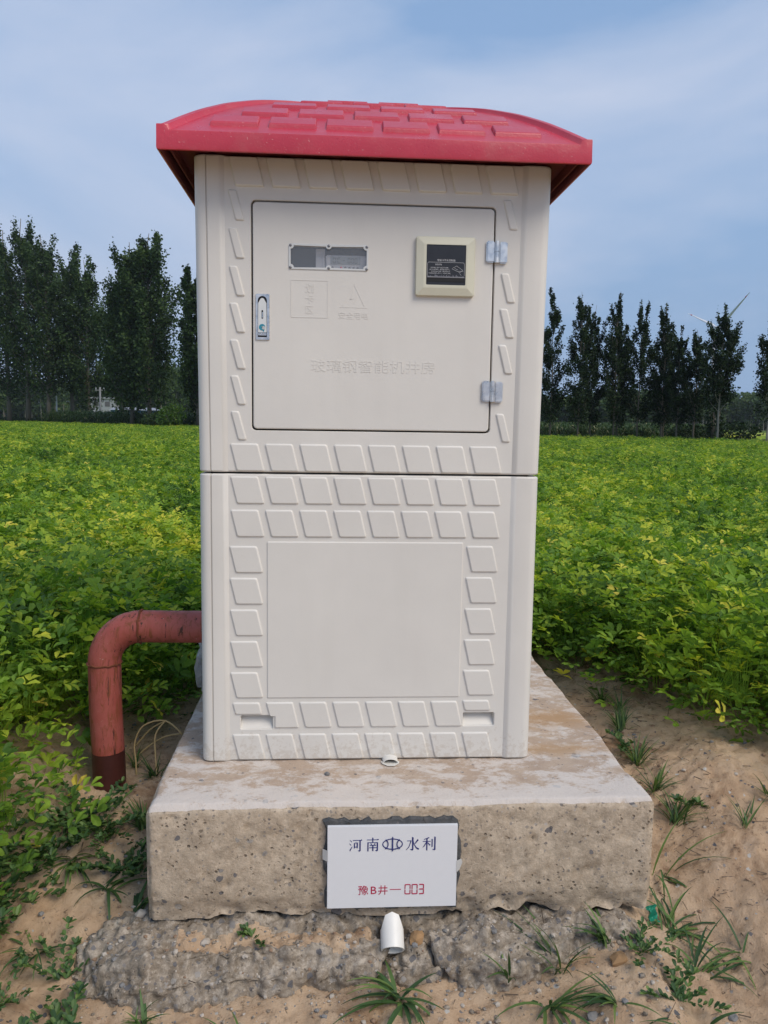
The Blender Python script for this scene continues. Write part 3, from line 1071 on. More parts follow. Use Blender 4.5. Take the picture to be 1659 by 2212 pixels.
def seg_quads(ch, x0_, z0_, w_, h_, t, gap=0.12):
    q = []
    g_ = t * gap * 4

    def hz(zc):
        q.append([(x0_ + g_ + t * .2, zc), (x0_ + g_ + t * .7, zc + t / 2), (x0_ + w_ - g_ - t * .7, zc + t / 2), (x0_ + w_ - g_ - t * .2, zc), (x0_ + w_ - g_ - t * .7, zc - t / 2), (x0_ + g_ + t * .7, zc - t / 2)])

    def vt(xc, za_, zb__):
        za_ += g_; zb__ -= g_
        q.append([(xc - t / 2, za_ + t * .5), (xc - t / 2, zb__ - t * .5), (xc, zb__), (xc + t / 2, zb__ - t * .5), (xc + t / 2, za_ + t * .5), (xc, za_)])
    for s_ in SEG[ch]:
        if s_ == 'a': hz(z0_ + h_ - t / 2)
        if s_ == 'd': hz(z0_ + t / 2)
        if s_ == 'g': hz(z0_ + h_ / 2)
        if s_ == 'f': vt(x0_ + t / 2, z0_ + h_ / 2, z0_ + h_)
        if s_ == 'e': vt(x0_ + t / 2, z0_, z0_ + h_ / 2)
        if s_ == 'b': vt(x0_ + w_ - t / 2, z0_ + h_ / 2, z0_ + h_)
        if s_ == 'c': vt(x0_ + w_ - t / 2, z0_, z0_ + h_ / 2)
    return q


def flat_polys(polys, y, name, mat, parent, thick=0.0004):
    """prisms standing proud of the plane y"""
    b_ = MB()
    for p in polys:
        n_ = len(p)
        b_.add([(x_, y, z_) for x_, z_ in p] + [(x_, y - thick, z_) for x_, z_ in p],
               [tuple(range(n_, 2 * n_))] + [(i, (i + 1) % n_, n_ + (i + 1) % n_, n_ + i) for i in range(n_)])
    o_ = b_.build(name, mat, None, fix=True)
    o_.parent = parent
    return o_


ps = []
for i, ch in enumerate('0C-'): ps += seg_quads(ch, -0.1005 + i * 0.0115, 1.4318, 0.0080, 0.0135, 0.0016)
for i, ch in enumerate('000'): ps += seg_quads(ch, -0.0640 + i * 0.0085, 1.4318, 0.0066, 0.0135, 0.0016)
flat_polys(ps, 0.2544, 'display_digits', M['lcd_seg'], door)


def text(body_, cx0, cz0, size, y, mat, parent, name, thick=0.0004, width=None, bevel=0.0, height=None):
    c = bpy.data.curves.new(name, 'FONT')
    c.body = body_
    c.size = 1
    c.resolution_u = 2
    o_ = bpy.data.objects.new(name, c)
    me_ = bpy.data.meshes.new_from_object(o_)
    n_ = len(me_.vertices)
    co = np.empty(n_ * 3, np.float32); me_.vertices.foreach_get('co', co); co = co.reshape(-1, 3)
    mn, mx_ = co.min(0), co.max(0)
    s_ = size if width is None else width / (mx_[0] - mn[0])
    sz_ = s_ if height is None else height / (mx_[1] - mn[1])
    co[:, 0] = (co[:, 0] - (mn[0] + mx_[0]) / 2) * s_
    co[:, 1] = (co[:, 1] - (mn[1] + mx_[1]) / 2) * sz_
    bpy.data.objects.remove(o_)
    bm_ = bmesh.new(); bm_.from_mesh(me_)
    bm_.verts.ensure_lookup_table()
    for v, c_ in zip(bm_.verts, co): v.co = (cx0 + c_[0], y, cz0 + c_[1])
    bmesh.ops.remove_doubles(bm_, verts=bm_.verts, dist=1e-6)
    base_f = bm_.faces[:]
    r_ = bmesh.ops.extrude_face_region(bm_, geom=base_f)
    top_v = [g for g in r_['geom'] if isinstance(g, bmesh.types.BMVert)]
    for v in top_v: v.co.y -= thick
    bmesh.ops.recalc_face_normals(bm_, faces=bm_.faces)
    bm_.to_mesh(me_); bm_.free()
    me_.materials.clear()
    o_ = link(name, me_, mat)
    o_.parent = parent
    return o_


# embossed lettering on the door (same white plastic, stands a millimetre proud)
text('划', -0.156, 1.3685, 1, yd, M['frp'], door, 'embossed_lettering', 0.00065, width=0.021)
text('卡', -0.156, 1.3430, 1, yd, M['frp'], door, 'embossed_lettering', 0.00065, width=0.021)
text('区', -0.156, 1.3170, 1, yd, M['frp'], door, 'embossed_lettering', 0.00065, width=0.019)
text('安全用电', -0.0490, 1.3055, 1, yd, M['frp'], door, 'embossed_lettering', 0.00065, width=0.072)
text('玻璃钢智能机井房', 0.0020, 1.1835, 1, yd, M['frp'], door, 'embossed_lettering', 0.00075, width=0.306, height=0.031)


def stroke(pts, wd):
    """closed polygons for straight strokes of width wd"""
    r_ = []
    for (ax, az), (bx, bz) in pts:
        d_ = Vector((bx - ax, bz - az)).normalized(); n_ = Vector((-d_.y, d_.x)) * wd / 2
        r_.append([(ax + n_.x, az + n_.y), (bx + n_.x, bz + n_.y), (bx - n_.x, bz - n_.y), (ax - n_.x, az - n_.y)])
    return r_


SQ = (-0.2005, 1.2990, -0.1120, 1.3870)
flat_polys(stroke([((SQ[0], SQ[1]), (SQ[2], SQ[1])), ((SQ[2], SQ[1] + .001), (SQ[2], SQ[3] - .001)), ((SQ[2], SQ[3]), (SQ[0], SQ[3])), ((SQ[0], SQ[3] - .001), (SQ[0], SQ[1] + .001))], 0.0016),
           yd, 'embossed_square', M['frp'], door, 0.0007)
flat_polys(stroke([((-0.0480, 1.3800), (-0.0760, 1.3285)), ((-0.0480, 1.3800), (-0.0225, 1.3285)), ((-0.0825, 1.3250), (-0.0155, 1.3250)),
                   ((-0.050, 1.364), (-0.056, 1.344)), ((-0.0590, 1.3440), (-0.0490, 1.3465)), ((-0.0410, 1.3520), (-0.0470, 1.3330))], 0.0014),
           yd, 'embossed_warning_triangle', M['frp'], door, 0.0006)

# --- card reader on the door
RD = (0.1010, 1.3560, 0.2460, 1.4970)
bm = bmesh.new()
rws = strip(bm, [(rrect(*RD, 0.006, 0.0), yd), (rrect(*RD, 0.006, 0.0), yd - 0.009), (rrect(*RD, 0.006, 0.0015), yd - 0.0115),
                 (rrect(*RD, 0.006, 0.018), yd - 0.0165), (rrect(*RD, 0.010, 0.0205), yd - 0.0168)])
SCN = (0.1262, 1.3815, 0.2227, 1.4775)
plate(bm, rrect(*RD, 0.010, 0.0205), [rrect(*SCN, 0.0025, 0.0)], yd - 0.0168)
strip(bm, [(rrect(*SCN, 0.0025, 0.0), yd - 0.0168), (rrect(*SCN, 0.0025, 0.0003), yd - 0.0130)])
rd = finish(bm, 'card_reader', M['cream'], house)
smooth_by_angle(rd, 5)
yr = yd - 0.0152
bm = bmesh.new()
plate(bm, rrect(SCN[0] + .0004, SCN[1] + .0004, SCN[2] - .0004, SCN[3] - .0004, 0.002), [], yr)
strip(bm, [(rrect(SCN[0] + .0004, SCN[1] + .0004, SCN[2] - .0004, SCN[3] - .0004, 0.002), yr), (rrect(SCN[0] + .0004, SCN[1] + .0004, SCN[2] - .0004, SCN[3] - .0004, 0.002), yr + 0.003)])
o = finish(bm, 'reader_face', M['black'], None); o.parent = rd
b = MB(); b.box(0.1285, yr - 0.0008, 1.3885, 0.2205, yr + 0.001, 1.3990, ch=0.0006); dpart(b, 'card_slot', M['slot'], rd)
b = MB(); b.box(0.1285, yr - 0.0016, 1.3990, 0.2205, yr + 0.001, 1.4008, ch=0.0004); dpart(b, 'slot_lip', flat('worn_lip', (0.30, 0.30, 0.32), 0.5, grain=0.5), rd)
# scuffed, torn foil edge above the slot
ps = []
rr2 = random.Random(3)
for i in range(26):
    xx = 0.1290 + 0.0895 * i / 26
    hh = 0.0008 + 0.0055 * rr2.random() ** 2
    ps.append([(xx, 1.4010), (xx + 0.0042, 1.4010), (xx + 0.0045 * rr2.random(), 1.4010 + hh)])
flat_polys(ps, yr - 0.0001, 'scuffed_foil', flat('scuffed_foil', (0.22, 0.22, 0.25), 0.5), rd, 0.0002)
text('智能卡节水控制器', 0.1750, 1.4402, 1, yr, M['print'], rd, 'lettering', 0.0002, width=0.044)
text('使用流程', 0.1560, 1.4300, 1, yr, M['print'], rd, 'lettering', 0.0002, width=0.0165)
for i, ln in enumerate(('1 首次插入用户卡显示卡余额，', '2 读卡10秒钟内，再次插入用户卡，', '水泵开始出水浇灌，请取出您的卡。', '3 浇灌完成后插入用户卡，水泵停止浇灌。')):
    t_ = text(ln, 0.1585 + (0.003 if i == 2 else 0), 1.4225 - i * 0.0044, 1, yr, M['print'], rd, 'lettering', 0.0002, width=(0.045, 0.051, 0.047, 0.055)[i])
ps = []
L = rrect(0.1290, 1.4015, 0.2195, 1.4352, 0.004, 0.0, 3)
for i in range(len(L)):
    a_, c_ = L[i], L[(i + 1) % len(L)]
    if math.dist(a_, c_) > 1e-4: ps += stroke([(a_, c_)], 0.0006)
hp = [((0.1895, 1.4210), (0.2005, 1.4275)), ((0.1895, 1.4200), (0.2090, 1.4120)), ((0.2005, 1.4275), (0.2155, 1.4175)), ((0.2090, 1.4120), (0.2155, 1.4175)),
      ((0.2050, 1.4150), (0.2170, 1.4150)), ((0.2080, 1.4100), (0.2120, 1.4050)), ((0.1955, 1.4215), (0.2040, 1.4180))]
ps += stroke(hp, 0.0006)
flat_polys(ps, yr - 0.0001, 'printed_border', M['print'], rd, 0.0002)

# --- lock
LK = (-0.2865, 1.2420, -0.2525, 1.3525)
bm = bmesh.new()
rws = strip(bm, [(rrect(*LK, 0.003, 0.0), yd), (rrect(*LK, 0.003, 0.0), yd - 0.002), (rrect(*LK, 0.003, 0.001), yd - 0.0032)])
S1 = (-0.2812, 1.2490, -0.2590, 1.3470)
hole = arc(-0.2701, 1.3470 - 0.0111, 0.0111, 0, 180, 8) + [(-0.2812, 1.2490), (-0.2590, 1.2490)]
plate(bm, rrect(*LK, 0.003, 0.001), [hole], yd - 0.0032)
strip(bm, [(hole, yd - 0.0032), (hole, yd + 0.006)])
lock = finish(bm, 'lock', M['zinc'], house)
bm = bmesh.new()
plate(bm, [(-0.2835, 1.2470), (-0.2570, 1.2470), (-0.2570, 1.3490), (-0.2835, 1.3490)], [], yd - 0.0002)
o = finish(bm, 'lock_recess', M['slot'], None); o.parent = lock
lev = arc(-0.2701, 1.3365, 0.0055, 20, 160, 5) + [(-0.2800, 1.3295), (-0.2804, 1.2605), (-0.2598, 1.2605), (-0.2602, 1.3295)]
bm = bmesh.new()
sl = arc(-0.2701, 1.3115, 0.0021, 0, 180, 4) + arc(-0.2701, 1.2945, 0.0021, 180, 360, 4)
plate(bm, lev, [sl], yd - 0.0042)
strip(bm, [(lev, yd - 0.0042), (lev, yd - 0.0010)]); strip(bm, [(sl, yd - 0.0042), (sl, yd - 0.0010)])
o = finish(bm, 'lever', M['paint_chip'], None); o.parent = lock
b = MB(); b.box(-0.2713, yd - 0.0030, 1.2955, -0.2689, yd - 0.0008, 1.3090, ch=0.0004); dpart(b, 'keyhole_shutter', M['zinc'], lock)
b = MB(); b.box(-0.2800, yd - 0.0042, 1.2530, -0.2602, yd - 0.001, 1.2597, ch=0.0005); dpart(b, 'push_button', M['zinc'], lock)
text('PUSH', -0.2701, 1.2568, 1, yd - 0.0042, M['lcd_seg'], lock, 'lettering', 0.0002, width=0.0145)
stk = arc(-0.2705, 1.2725, 0.0078, 300, 600, 14)
mth = arc(-0.2675, 1.2715, 0.0045, 600, 300, 8)
flat_polys([arc(-0.2705, 1.2725, 0.0078, 0, 345, 16), [(-0.2700, 1.2665), (-0.2650, 1.2665), (-0.2672, 1.2608)]], yd - 0.0043, 'sticker', M['blue_stk'], lock, 0.0003)
flat_polys([arc(-0.2672, 1.2713, 0.0044, 0, 340, 10), [(-0.2720, 1.2755), (-0.2712, 1.2700), (-0.2690, 1.2735)]], yd - 0.0046, 'torn_sticker_patch', M['tape'], lock, 0.0003)

# --- hinges
for hx, hz_ in ((0.3005, 1.4650), (0.2992, 1.1270)):
    b = MB()
    b.box(hx - 0.0265, yd - 0.0075, hz_ - 0.0250, hx - 0.0055, yd - 0.0005, hz_ + 0.0260, ch=0.0028)
    b.box(hx + 0.0055, yd - 0.0075, hz_ - 0.0265, hx + 0.0260, yd + 0.0015, hz_ + 0.0245, ch=0.0028)
    hg = hlink(b.build('hinge', M['zinc'], None, fix=True))
    for k in range(4):
        b = MB()
        zc = hz_ - 0.0255 + k * 0.0129
        b.tube([(hx, yd - 0.0060, zc + .0002), (hx, yd - 0.0060, zc + .0127)], 0.0058 if k % 2 else 0.0064, 8, sm=False)
        dpart(b, 'knuckle', M['zinc'], hg)

# --- roof
_hy = np.linspace(0.13, 0.61, 97)
hz = np.interp(_hy, [.13, .17, .25, .33, .41, .49, .56, .61], [1.688, 1.713, 1.765, 1.813, 1.854, 1.888, 1.910, 1.916])
hin = np.interp(_hy, [.13, .18, .23, .28, .33, .38, .42, .45, .48, .51, .54, .57, .61], [.467, .443, .414, .383, .350, .311, .272, .240, .203, .155, .10, .05, 0.0])
hrim = np.interp(_hy, [.13, .18, .23, .28, .33, .38, .42, .46, .50, .54, .61], [.0125, .0130, .0130, .0120, .0105, .0095, .009, .0075, .0045, .0015, 0.0])


def _smooth(a, n):
    k = np.ones(n) / n
    p = np.concatenate([2 * a[0] - a[n:0:-1], a, 2 * a[-1] - a[-2:-n - 2:-1]])
    return np.convolve(p, k, 'same')[n:-n]


hz, hin, hrim = _smooth(hz, 9), np.maximum(_smooth(hin, 9), 0), np.maximum(_smooth(hrim, 9), 0)
hy = _hy
rows_y = np.concatenate([np.linspace(0.13, 0.61, 49), np.linspace(0.61, 1.09, 49)[1:]])
HALF = 0.4935
RW = 0.015
xo_t, zo_t = hin + RW, hz + hrim                       # outer top edge of the rim
o_x = np.concatenate([[HALF], xo_t]); o_z = np.concatenate([[1.7005], zo_t])
V, Fc = [], []
for yy in rows_y:
    ym = yy if yy <= 0.61 else 1.22 - yy
    xi = float(np.interp(ym, hy, hin)); zr = float(np.interp(ym, hy, hz)); hr = float(np.interp(ym, hy, hrim))
    xo = min(HALF - 0.0005, xi + RW * min(1.0, xi / 0.05))
    half = []
    for t in np.linspace(0, 1, 15):                    # eave -> rim top; the flank keeps the rim's own arch
        xx = HALF + (xo - HALF) * t
        zz = float(np.interp(xx, o_x[::-1], o_z[::-1]))
        half.append((xx, min(zz, zr + hr)))
    half[-1] = (xo, zr + hr)
    half += [(xi + 0.004, zr + hr * 0.93), (xi + 0.0008, zr + hr * 0.25), (max(xi - 0.002, 0), zr)]
    half += [(xi * q, zr) for q in (0.75, 0.5, 0.25)]
    full_row = [(-a, b_) for a, b_ in half] + [(0.0, zr)] + [(a, b_) for a, b_ in half[::-1]]
    V.append([(a, yy, b_) for a, b_ in full_row])
nr, nc = len(V), len(V[0])
Vv = [p for row in V for p in row]
for i in range(nr - 1):
    for j in range(nc - 1):
        Fc.append((i * nc + j, i * nc + j + 1, (i + 1) * nc + j + 1, (i + 1) * nc + j))
mb = MB()
mb.add(Vv, Fc, 0, True)
# fascia all round: rim of the top skin down to the lip
peri = [V[0][j] for j in range(nc)] + [V[i][-1] for i in range(1, nr)] + [V[-1][j] for j in range(nc - 2, -1, -1)] + [V[i][0] for i in range(nr - 2, 0, -1)]
ctr = Vector((0, 0.61))


def ring(off, zf, zabs=None):
    r_ = []
    for p in peri:
        qx, qy = p[0], p[1]
        qx = max(-HALF, min(HALF, qx)); 
        sx_ = off if abs(qx) > HALF - 1e-4 else 0
        sy_ = off if (abs(qy - 0.13) < 1e-4 or abs(qy - 1.09) < 1e-4) else 0
        r_.append((qx + (sx_ if qx > 0 else -sx_), qy + (sy_ if qy > 0.61 else -sy_), zabs if zabs is not None else p[2] + zf))
    return r_


rings = [peri, ring(0.0006, -0.003), ring(0.0008, 0, 1.672), ring(0.0012, 0, 1.651), ring(0.0002, 0, 1.6465), ring(-0.004, 0, 1.6455), ring(-0.008, 0, 1.6490), ring(-0.010, 0, 1.676)]
n_ = len(peri)
for k, (a_, c_) in enumerate(zip(rings, rings[1:])):
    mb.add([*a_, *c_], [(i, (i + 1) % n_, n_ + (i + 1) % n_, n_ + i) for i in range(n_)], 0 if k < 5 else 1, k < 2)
# soffit
sof = rings[-1]
sm = [(p[0], p[1], 1.676) for p in sof]
cen = len(sm)
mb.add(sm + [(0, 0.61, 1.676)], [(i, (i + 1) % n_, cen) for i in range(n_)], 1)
me = mb.mesh('roof')
bm = bmesh.new(); bm.from_mesh(me)
bmesh.ops.remove_doubles(bm, verts=bm.verts, dist=2e-5)
bmesh.ops.dissolve_degenerate(bm, edges=bm.edges, dist=1e-6)
bmesh.ops.recalc_face_normals(bm, faces=bm.faces)
for e in bm.edges:
    if len(e.link_faces) != 2 or e.calc_face_angle(0) > R(28): e.smooth = False
for f in bm.faces: f.smooth = True
bm.to_mesh(me); bm.free()
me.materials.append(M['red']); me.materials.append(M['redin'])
roof = hlink(link('roof', me))
# inside ribs along the side eaves (seen from below at the left)
for sx_ in (-1, 1):
    b = MB(); b.box(sx_ * 0.468 - 0.002, 0.16, 1.652, sx_ * 0.468 + 0.002, 1.06, 1.675)
    b.box(min(sx_ * 0.45, sx_ * 0.482), 0.145, 1.655, max(sx_ * 0.45, sx_ * 0.482), 0.150, 1.675)
    o = b.build('stiffening_rib', M['redin'], None); o.parent = roof; o.matrix_parent_inverse = Matrix.Identity(4)


def slope_at(y_): return float(np.interp(y_, hy, hz))


def roof_tile_mesh(y_, name):
    z0_, z1_ = slope_at(y_), slope_at(y_ + 0.055)
    h_ = 0.0125
    b_ = MB()
    w2, c_ = 0.0555, 0.0035
    lo = [(-w2, 0, -0.002), (w2, 0, -0.002), (w2, 0.055, z1_ - z0_ - 0.002), (-w2, 0.055, z1_ - z0_ - 0.002)]
    m1 = [(-w2 + .0015, 0.0015, h_ * .7), (w2 - .0015, 0.0015, h_ * .7), (w2 - .0015, 0.0535, z1_ - z0_ + h_ * .35), (-w2 + .0015, 0.0535, z1_ - z0_ + h_ * .35)]
    hi = [(-w2 + c_, c_, h_), (w2 - c_, c_, h_), (w2 - c_, 0.055 - c_, z1_ - z0_ + h_ * .6), (-w2 + c_, 0.055 - c_, z1_ - z0_ + h_ * .6)]
    b_.add(lo + m1 + hi, [(0, 1, 5, 4), (1, 2, 6, 5), (2, 3, 7, 6), (3, 0, 4, 7), (4, 5, 9, 8), (5, 6, 10, 9), (6, 7, 11, 10), (7, 4, 8, 11), (8, 9, 10, 11)])
    me_ = b_.mesh(name)
    bm_ = bmesh.new(); bm_.from_mesh(me_); bmesh.ops.recalc_face_normals(bm_, faces=bm_.faces)
    bmesh.ops.bevel(bm_, geom=bm_.edges[:], offset=0.001, segments=1, affect='EDGES')
    bm_.to_mesh(me_); bm_.free()
    me_.materials.append(M['red'])
    return me_


for ry, xs in ((0.170, (-0.3275, -0.1945, -0.063, 0.068, 0.1985, 0.330)), (0.250, (-0.2645, -0.1305, 0.003, 0.1355, 0.268)),
               (0.330, (-0.199, -0.064, 0.071, 0.2035)), (0.410, (-0.133, 0.0035, 0.138)), (0.490, (-0.065, 0.0715))):
    tm = roof_tile_mesh(ry, 'roof_tile')
    tm2 = tm.copy()
    for v in tm2.vertices: v.co.y = -v.co.y
    tm2.flip_normals()
    for xx in xs:
        o = bpy.data.objects.new('roof_tile', tm); COL.objects.link(o); o.parent = roof; o.location = (xx, ry, slope_at(ry))
        o = bpy.data.objects.new('roof_tile', tm2); COL.objects.link(o); o.parent = roof; o.location = (-xx, 1.22 - ry, slope_at(ry))

# ------------------------------------------------------------------ plaque on the block
pq = empty('name_plaque', (0.048, -0.004, 0.03), 'white rectangular plaque with blue and red Chinese lettering on the block front', 'plaque')
INV = Matrix.Translation(-Vector(pq.location))


def pq_link(o_):
    o_.parent = pq; o_.matrix_parent_inverse = INV; return o_


b = MB(); b.box(-0.1020, -0.0135, -0.0790, 0.2000, -0.0040, 0.1220, ch=0.0008)
pq_link(b.build('plate', M['plaque'], None, fix=True))
yp = -0.0135
# blue characters drawn stroke by stroke with thick uprights and thin bars, unit square
CH = {
 'he': [[(.04,.86),(.20,.74),(.17,.68)], [(.0,.60),(.16,.50),(.13,.44)], [(.02,.12),(.07,.02),(.24,.36),(.21,.38)], [(.28,.80),(.98,.80),(.98,.86),(.94,.90),(.90,.84),(.28,.84)],
        [(.78,.80),(.88,.80),(.88,.06),(.80,.0),(.66,.08),(.78,.08)], [(.36,.62),(.44,.62),(.44,.26),(.36,.24)], [(.44,.62),(.62,.62),(.62,.66),(.44,.66)], [(.57,.66),(.66,.66),(.66,.26),(.57,.26)], [(.44,.32),(.57,.32),(.57,.36),(.44,.36)]],
 'nan': [[(.44,1.0),(.54,.98),(.53,.66),(.46,.66)], [(.04,.82),(.90,.82),(.97,.86),(.90,.90),(.80,.86),(.04,.86)], [(.08,.66),(.17,.66),(.17,.0),(.08,.02)], [(.17,.62),(.84,.62),(.84,.66),(.17,.66)],
         [(.80,.68),(.90,.64),(.90,.06),(.82,.0),(.68,.06),(.80,.10)], [(.32,.58),(.38,.58),(.43,.50),(.38,.47)], [(.58,.47),(.63,.46),(.70,.57),(.64,.59)], [(.26,.42),(.76,.42),(.76,.46),(.26,.46)],
         [(.22,.25),(.79,.25),(.79,.29),(.22,.29)], [(.46,.46),(.55,.46),(.55,.02),(.46,.04)]],
 'shui': [[(.44,1.0),(.56,.96),(.56,.08),(.48,.0),(.30,.10),(.46,.12)], [(.08,.70),(.34,.70),(.40,.72),(.38,.76),(.30,.74),(.08,.74)], [(.34,.72),(.41,.72),(.24,.26),(.02,.04),(.0,.06),(.20,.30)],
          [(.56,.72),(.62,.50),(.80,.24),(1.0,.14),(.94,.06),(.74,.18),(.58,.48)], [(.64,.52),(.70,.50),(.94,.76),(.86,.84)]],
 'li': [[(.10,.82),(.46,.96),(.52,.92),(.44,.88),(.10,.78)], [(.28,.88),(.37,.90),(.37,.0),(.28,.02)], [(.02,.64),(.60,.64),(.60,.68),(.02,.68)], [(.28,.64),(.33,.60),(.14,.30),(.0,.20),(.10,.36)],
        [(.36,.56),(.40,.58),(.60,.40),(.54,.34)], [(.68,.84),(.76,.82),(.76,.26),(.68,.24)], [(.88,1.0),(.98,.98),(.98,.06),(.90,.0),(.74,.08),(.88,.10)]]}


def glyph(k, x0_, z0_, w_, h_): return [[(x0_ + u * w_, z0_ + v * h_) for u, v in s_] for s_ in CH[k]]


def pplane(polys, name, mat, th=0.0006):
    """bars may cross: give each its own tiny height so that no two faces lie in one plane"""
    b_ = MB()
    for k, p in enumerate(polys):
        t_ = th + k * 0.00003
        n__ = len(p)
        b_.add([(x_, yp + .0002, z_) for x_, z_ in p] + [(x_, yp - t_, z_) for x_, z_ in p],
               [tuple(range(n__, 2 * n__))] + [(i, (i + 1) % n__, n__ + (i + 1) % n__, n__ + i) for i in range(n__)])
    return pq_link(b_.build(name, mat, None, fix=True))


for k, x0_, w_ in (('he', -0.0515, 0.0300), ('nan', -0.0120, 0.0300), ('shui', 0.0800, 0.0310), ('li', 0.1185, 0.0310)):
    pplane(glyph(k, x0_, 0.0605, w_, 0.0335), 'blue_character', M['blue_ink'])
# emblem: upright bar in an ellipse crossed by two curved strokes
em = []
E0 = [(0.0488 + 0.0228 * math.cos(R(a)), 0.0775 + 0.0125 * math.sin(R(a))) for a in range(0, 361, 12)]
em += stroke(list(zip(E0, E0[1:])), 0.0020)
for sgn in (-1, 1):
    A0 = [(0.0488 + sgn * (0.0228 - 0.0125 * math.cos(R(a))) * 1.0 - 0.0, 0.0775 + 0.0130 * math.sin(R(a))) for a in range(-62, 63, 12)]
    em += stroke(list(zip(A0, A0[1:])), 0.0020)
em.append([(0.0474, 0.0615), (0.0474, 0.0935), (0.0488, 0.0955), (0.0502, 0.0935), (0.0502, 0.0615), (0.0488, 0.0600)])
pplane(em, 'blue_emblem', M['blue_ink'])
t_ = text('豫', -0.0180, -0.0350, 1, yp + .0002, M['red_ink'], None, 'red_lettering', 0.0008, width=0.0235); pq_link(t_)
t_ = text('B', 0.0065, -0.0355, 1, yp + .0002, M['red_ink'], None, 'red_lettering', 0.0008, width=0.0135, height=0.0185); pq_link(t_)
t_ = text('井', 0.0280, -0.0355, 1, yp + .0002, M['red_ink'], None, 'red_lettering', 0.0008, width=0.0220); pq_link(t_)
pplane([[(0.0440, -0.0352), (0.0700, -0.0352), (0.0700, -0.0336), (0.0440, -0.0336)]], 'red_dash', M['red_ink'])
ps = []
for i, ch in enumerate('003'): ps += seg_quads(ch, 0.0785 + i * 0.0165 - (0 if i < 2 else 0), -0.0470, 0.0140 if i < 2 else 0.0125, 0.0250, 0.0022, 0.05)
pplane(ps, 'red_digits', M['red_ink'])
# mortar bed round the plaque
bm = bmesh.new()
rg = random.Random(5)


def wob(x0_, z0_, x1_, z1_, n__, amp):
    pts = []
    for i in range(n__): pts.append((x0_ + (x1_ - x0_) * i / n__, z0_))
    for i in range(n__ // 2): pts.append((x1_, z0_ + (z1_ - z0_) * i / (n__ // 2)))
    for i in range(n__): pts.append((x1_ - (x1_ - x0_) * i / n__, z1_))
    for i in range(n__ // 2): pts.append((x0_, z1_ - (z1_ - z0_) * i / (n__ // 2)))
    return [(a + rg.uniform(-amp, amp), c + rg.uniform(-amp, amp)) for a, c in pts]


lp = wob(-0.1085, -0.0850, 0.2070, 0.1330, 22, 0.0055)
lp2 = [((a - 0.049) * 0.972 + 0.049, (c - 0.0215) * 0.965 + 0.0215) for a, c in lp]
rws = strip(bm, [(lp, 0.010), (lp, -0.0025), (lp2, -0.0062)])
bm.faces.new(rws[-1])
o = finish(bm, 'mortar_bed', M['mortar'], None)
pq_link(o)
# ends of clear tape
b = MB()
b.add([(-0.1130, -0.0080, 0.066), (-0.1010, -0.0142, 0.064), (-0.1010, -0.0142, 0.037), (-0.1130, -0.0080, 0.040)], [(0, 1, 2, 3)])
b.add([(0.1990, -0.0142, 0.034), (0.2110, -0.0090, 0.036), (0.2145, -0.0070, 0.026), (0.2080, -0.0090, 0.010), (0.1990, -0.0142, 0.004)], [(0, 1, 2, 3, 4)])
pq_link(b.build('tape_end', M['tape'], None))

# ------------------------------------------------------------------ red steel pipe at the left
PY = 0.50
pipe = empty('outlet_pipe', (-0.742, PY, gz(-0.742, PY)), 'red painted steel outlet pipe bent down into the soil left of the cabinet', 'pipe')
PINV = Matrix.Translation(-Vector(pipe.location))
pr = 0.0455
ex0, ez0, er = -0.742, 0.355, 0.105      # elbow: start of the vertical leg, bend radius


def plk(b_, name, mat):
    o_ = b_.build(name, mat, None, fix=True) if isinstance(b_, MB) else b_
    o_.parent = pipe; o_.matrix_parent_inverse = PINV; return smooth_by_angle(o_, 40)


def ptube(pts, rad, seg=28):
    b_ = MB(); b_.tube(pts, rad, seg); return b_


plk(ptube([(ex0 + 0.004, PY, 0.095), (ex0, PY, 0.22), (ex0, PY, 0.352)], pr), 'upright', M['pipe'])
plk(ptube([(ex0 + 0.008, PY, -0.12), (ex0 + 0.0042, PY, 0.0945)], pr + 0.0006), 'primed_foot', M['pipe_dark'])
bend = [(ex0 + er - er * math.cos(R(a)), PY, ez0 + er * math.sin(R(a))) for a in range(0, 91, 9)]
plk(ptube(bend, pr + 0.0004), 'elbow', M['pipe'])
hzp = ez0 + er
plk(ptube([(ex0 + er, PY, hzp), (-0.55, PY, hzp - 0.001), (-0.40, PY, hzp - 0.002)], pr), 'crossbar', M['pipe'])
wb = []
for a in range(0, 361, 15):
    rr3 = pr + 0.0012 + 0.0010 * math.sin(a * 3.3)
    wb.append((ex0 + math.cos(R(a)) * rr3, PY + math.sin(R(a)) * rr3, ez0 + 0.0015 * math.sin(a)))
plk(ptube(wb, 0.0030, 6), 'weld_bead', M['rust'])
wb = []
for a in range(0, 361, 15):
    rr3 = pr + 0.0012 + 0.0012 * math.sin(a * 2.3)
    wb.append((ex0 + er + 0.0015 * math.sin(a), PY + math.sin(R(a)) * rr3, hzp + math.cos(R(a)) * rr3))
plk(ptube(wb, 0.0034, 6), 'weld_bead', M['rust'])

# ------------------------------------------------------------------ small things on and round the block
def half_pipe(name, base, axis_, r_, wall, label, mat, jag=0.0, ln=0.1, a0=0, a1=360, parent=None):
    pass


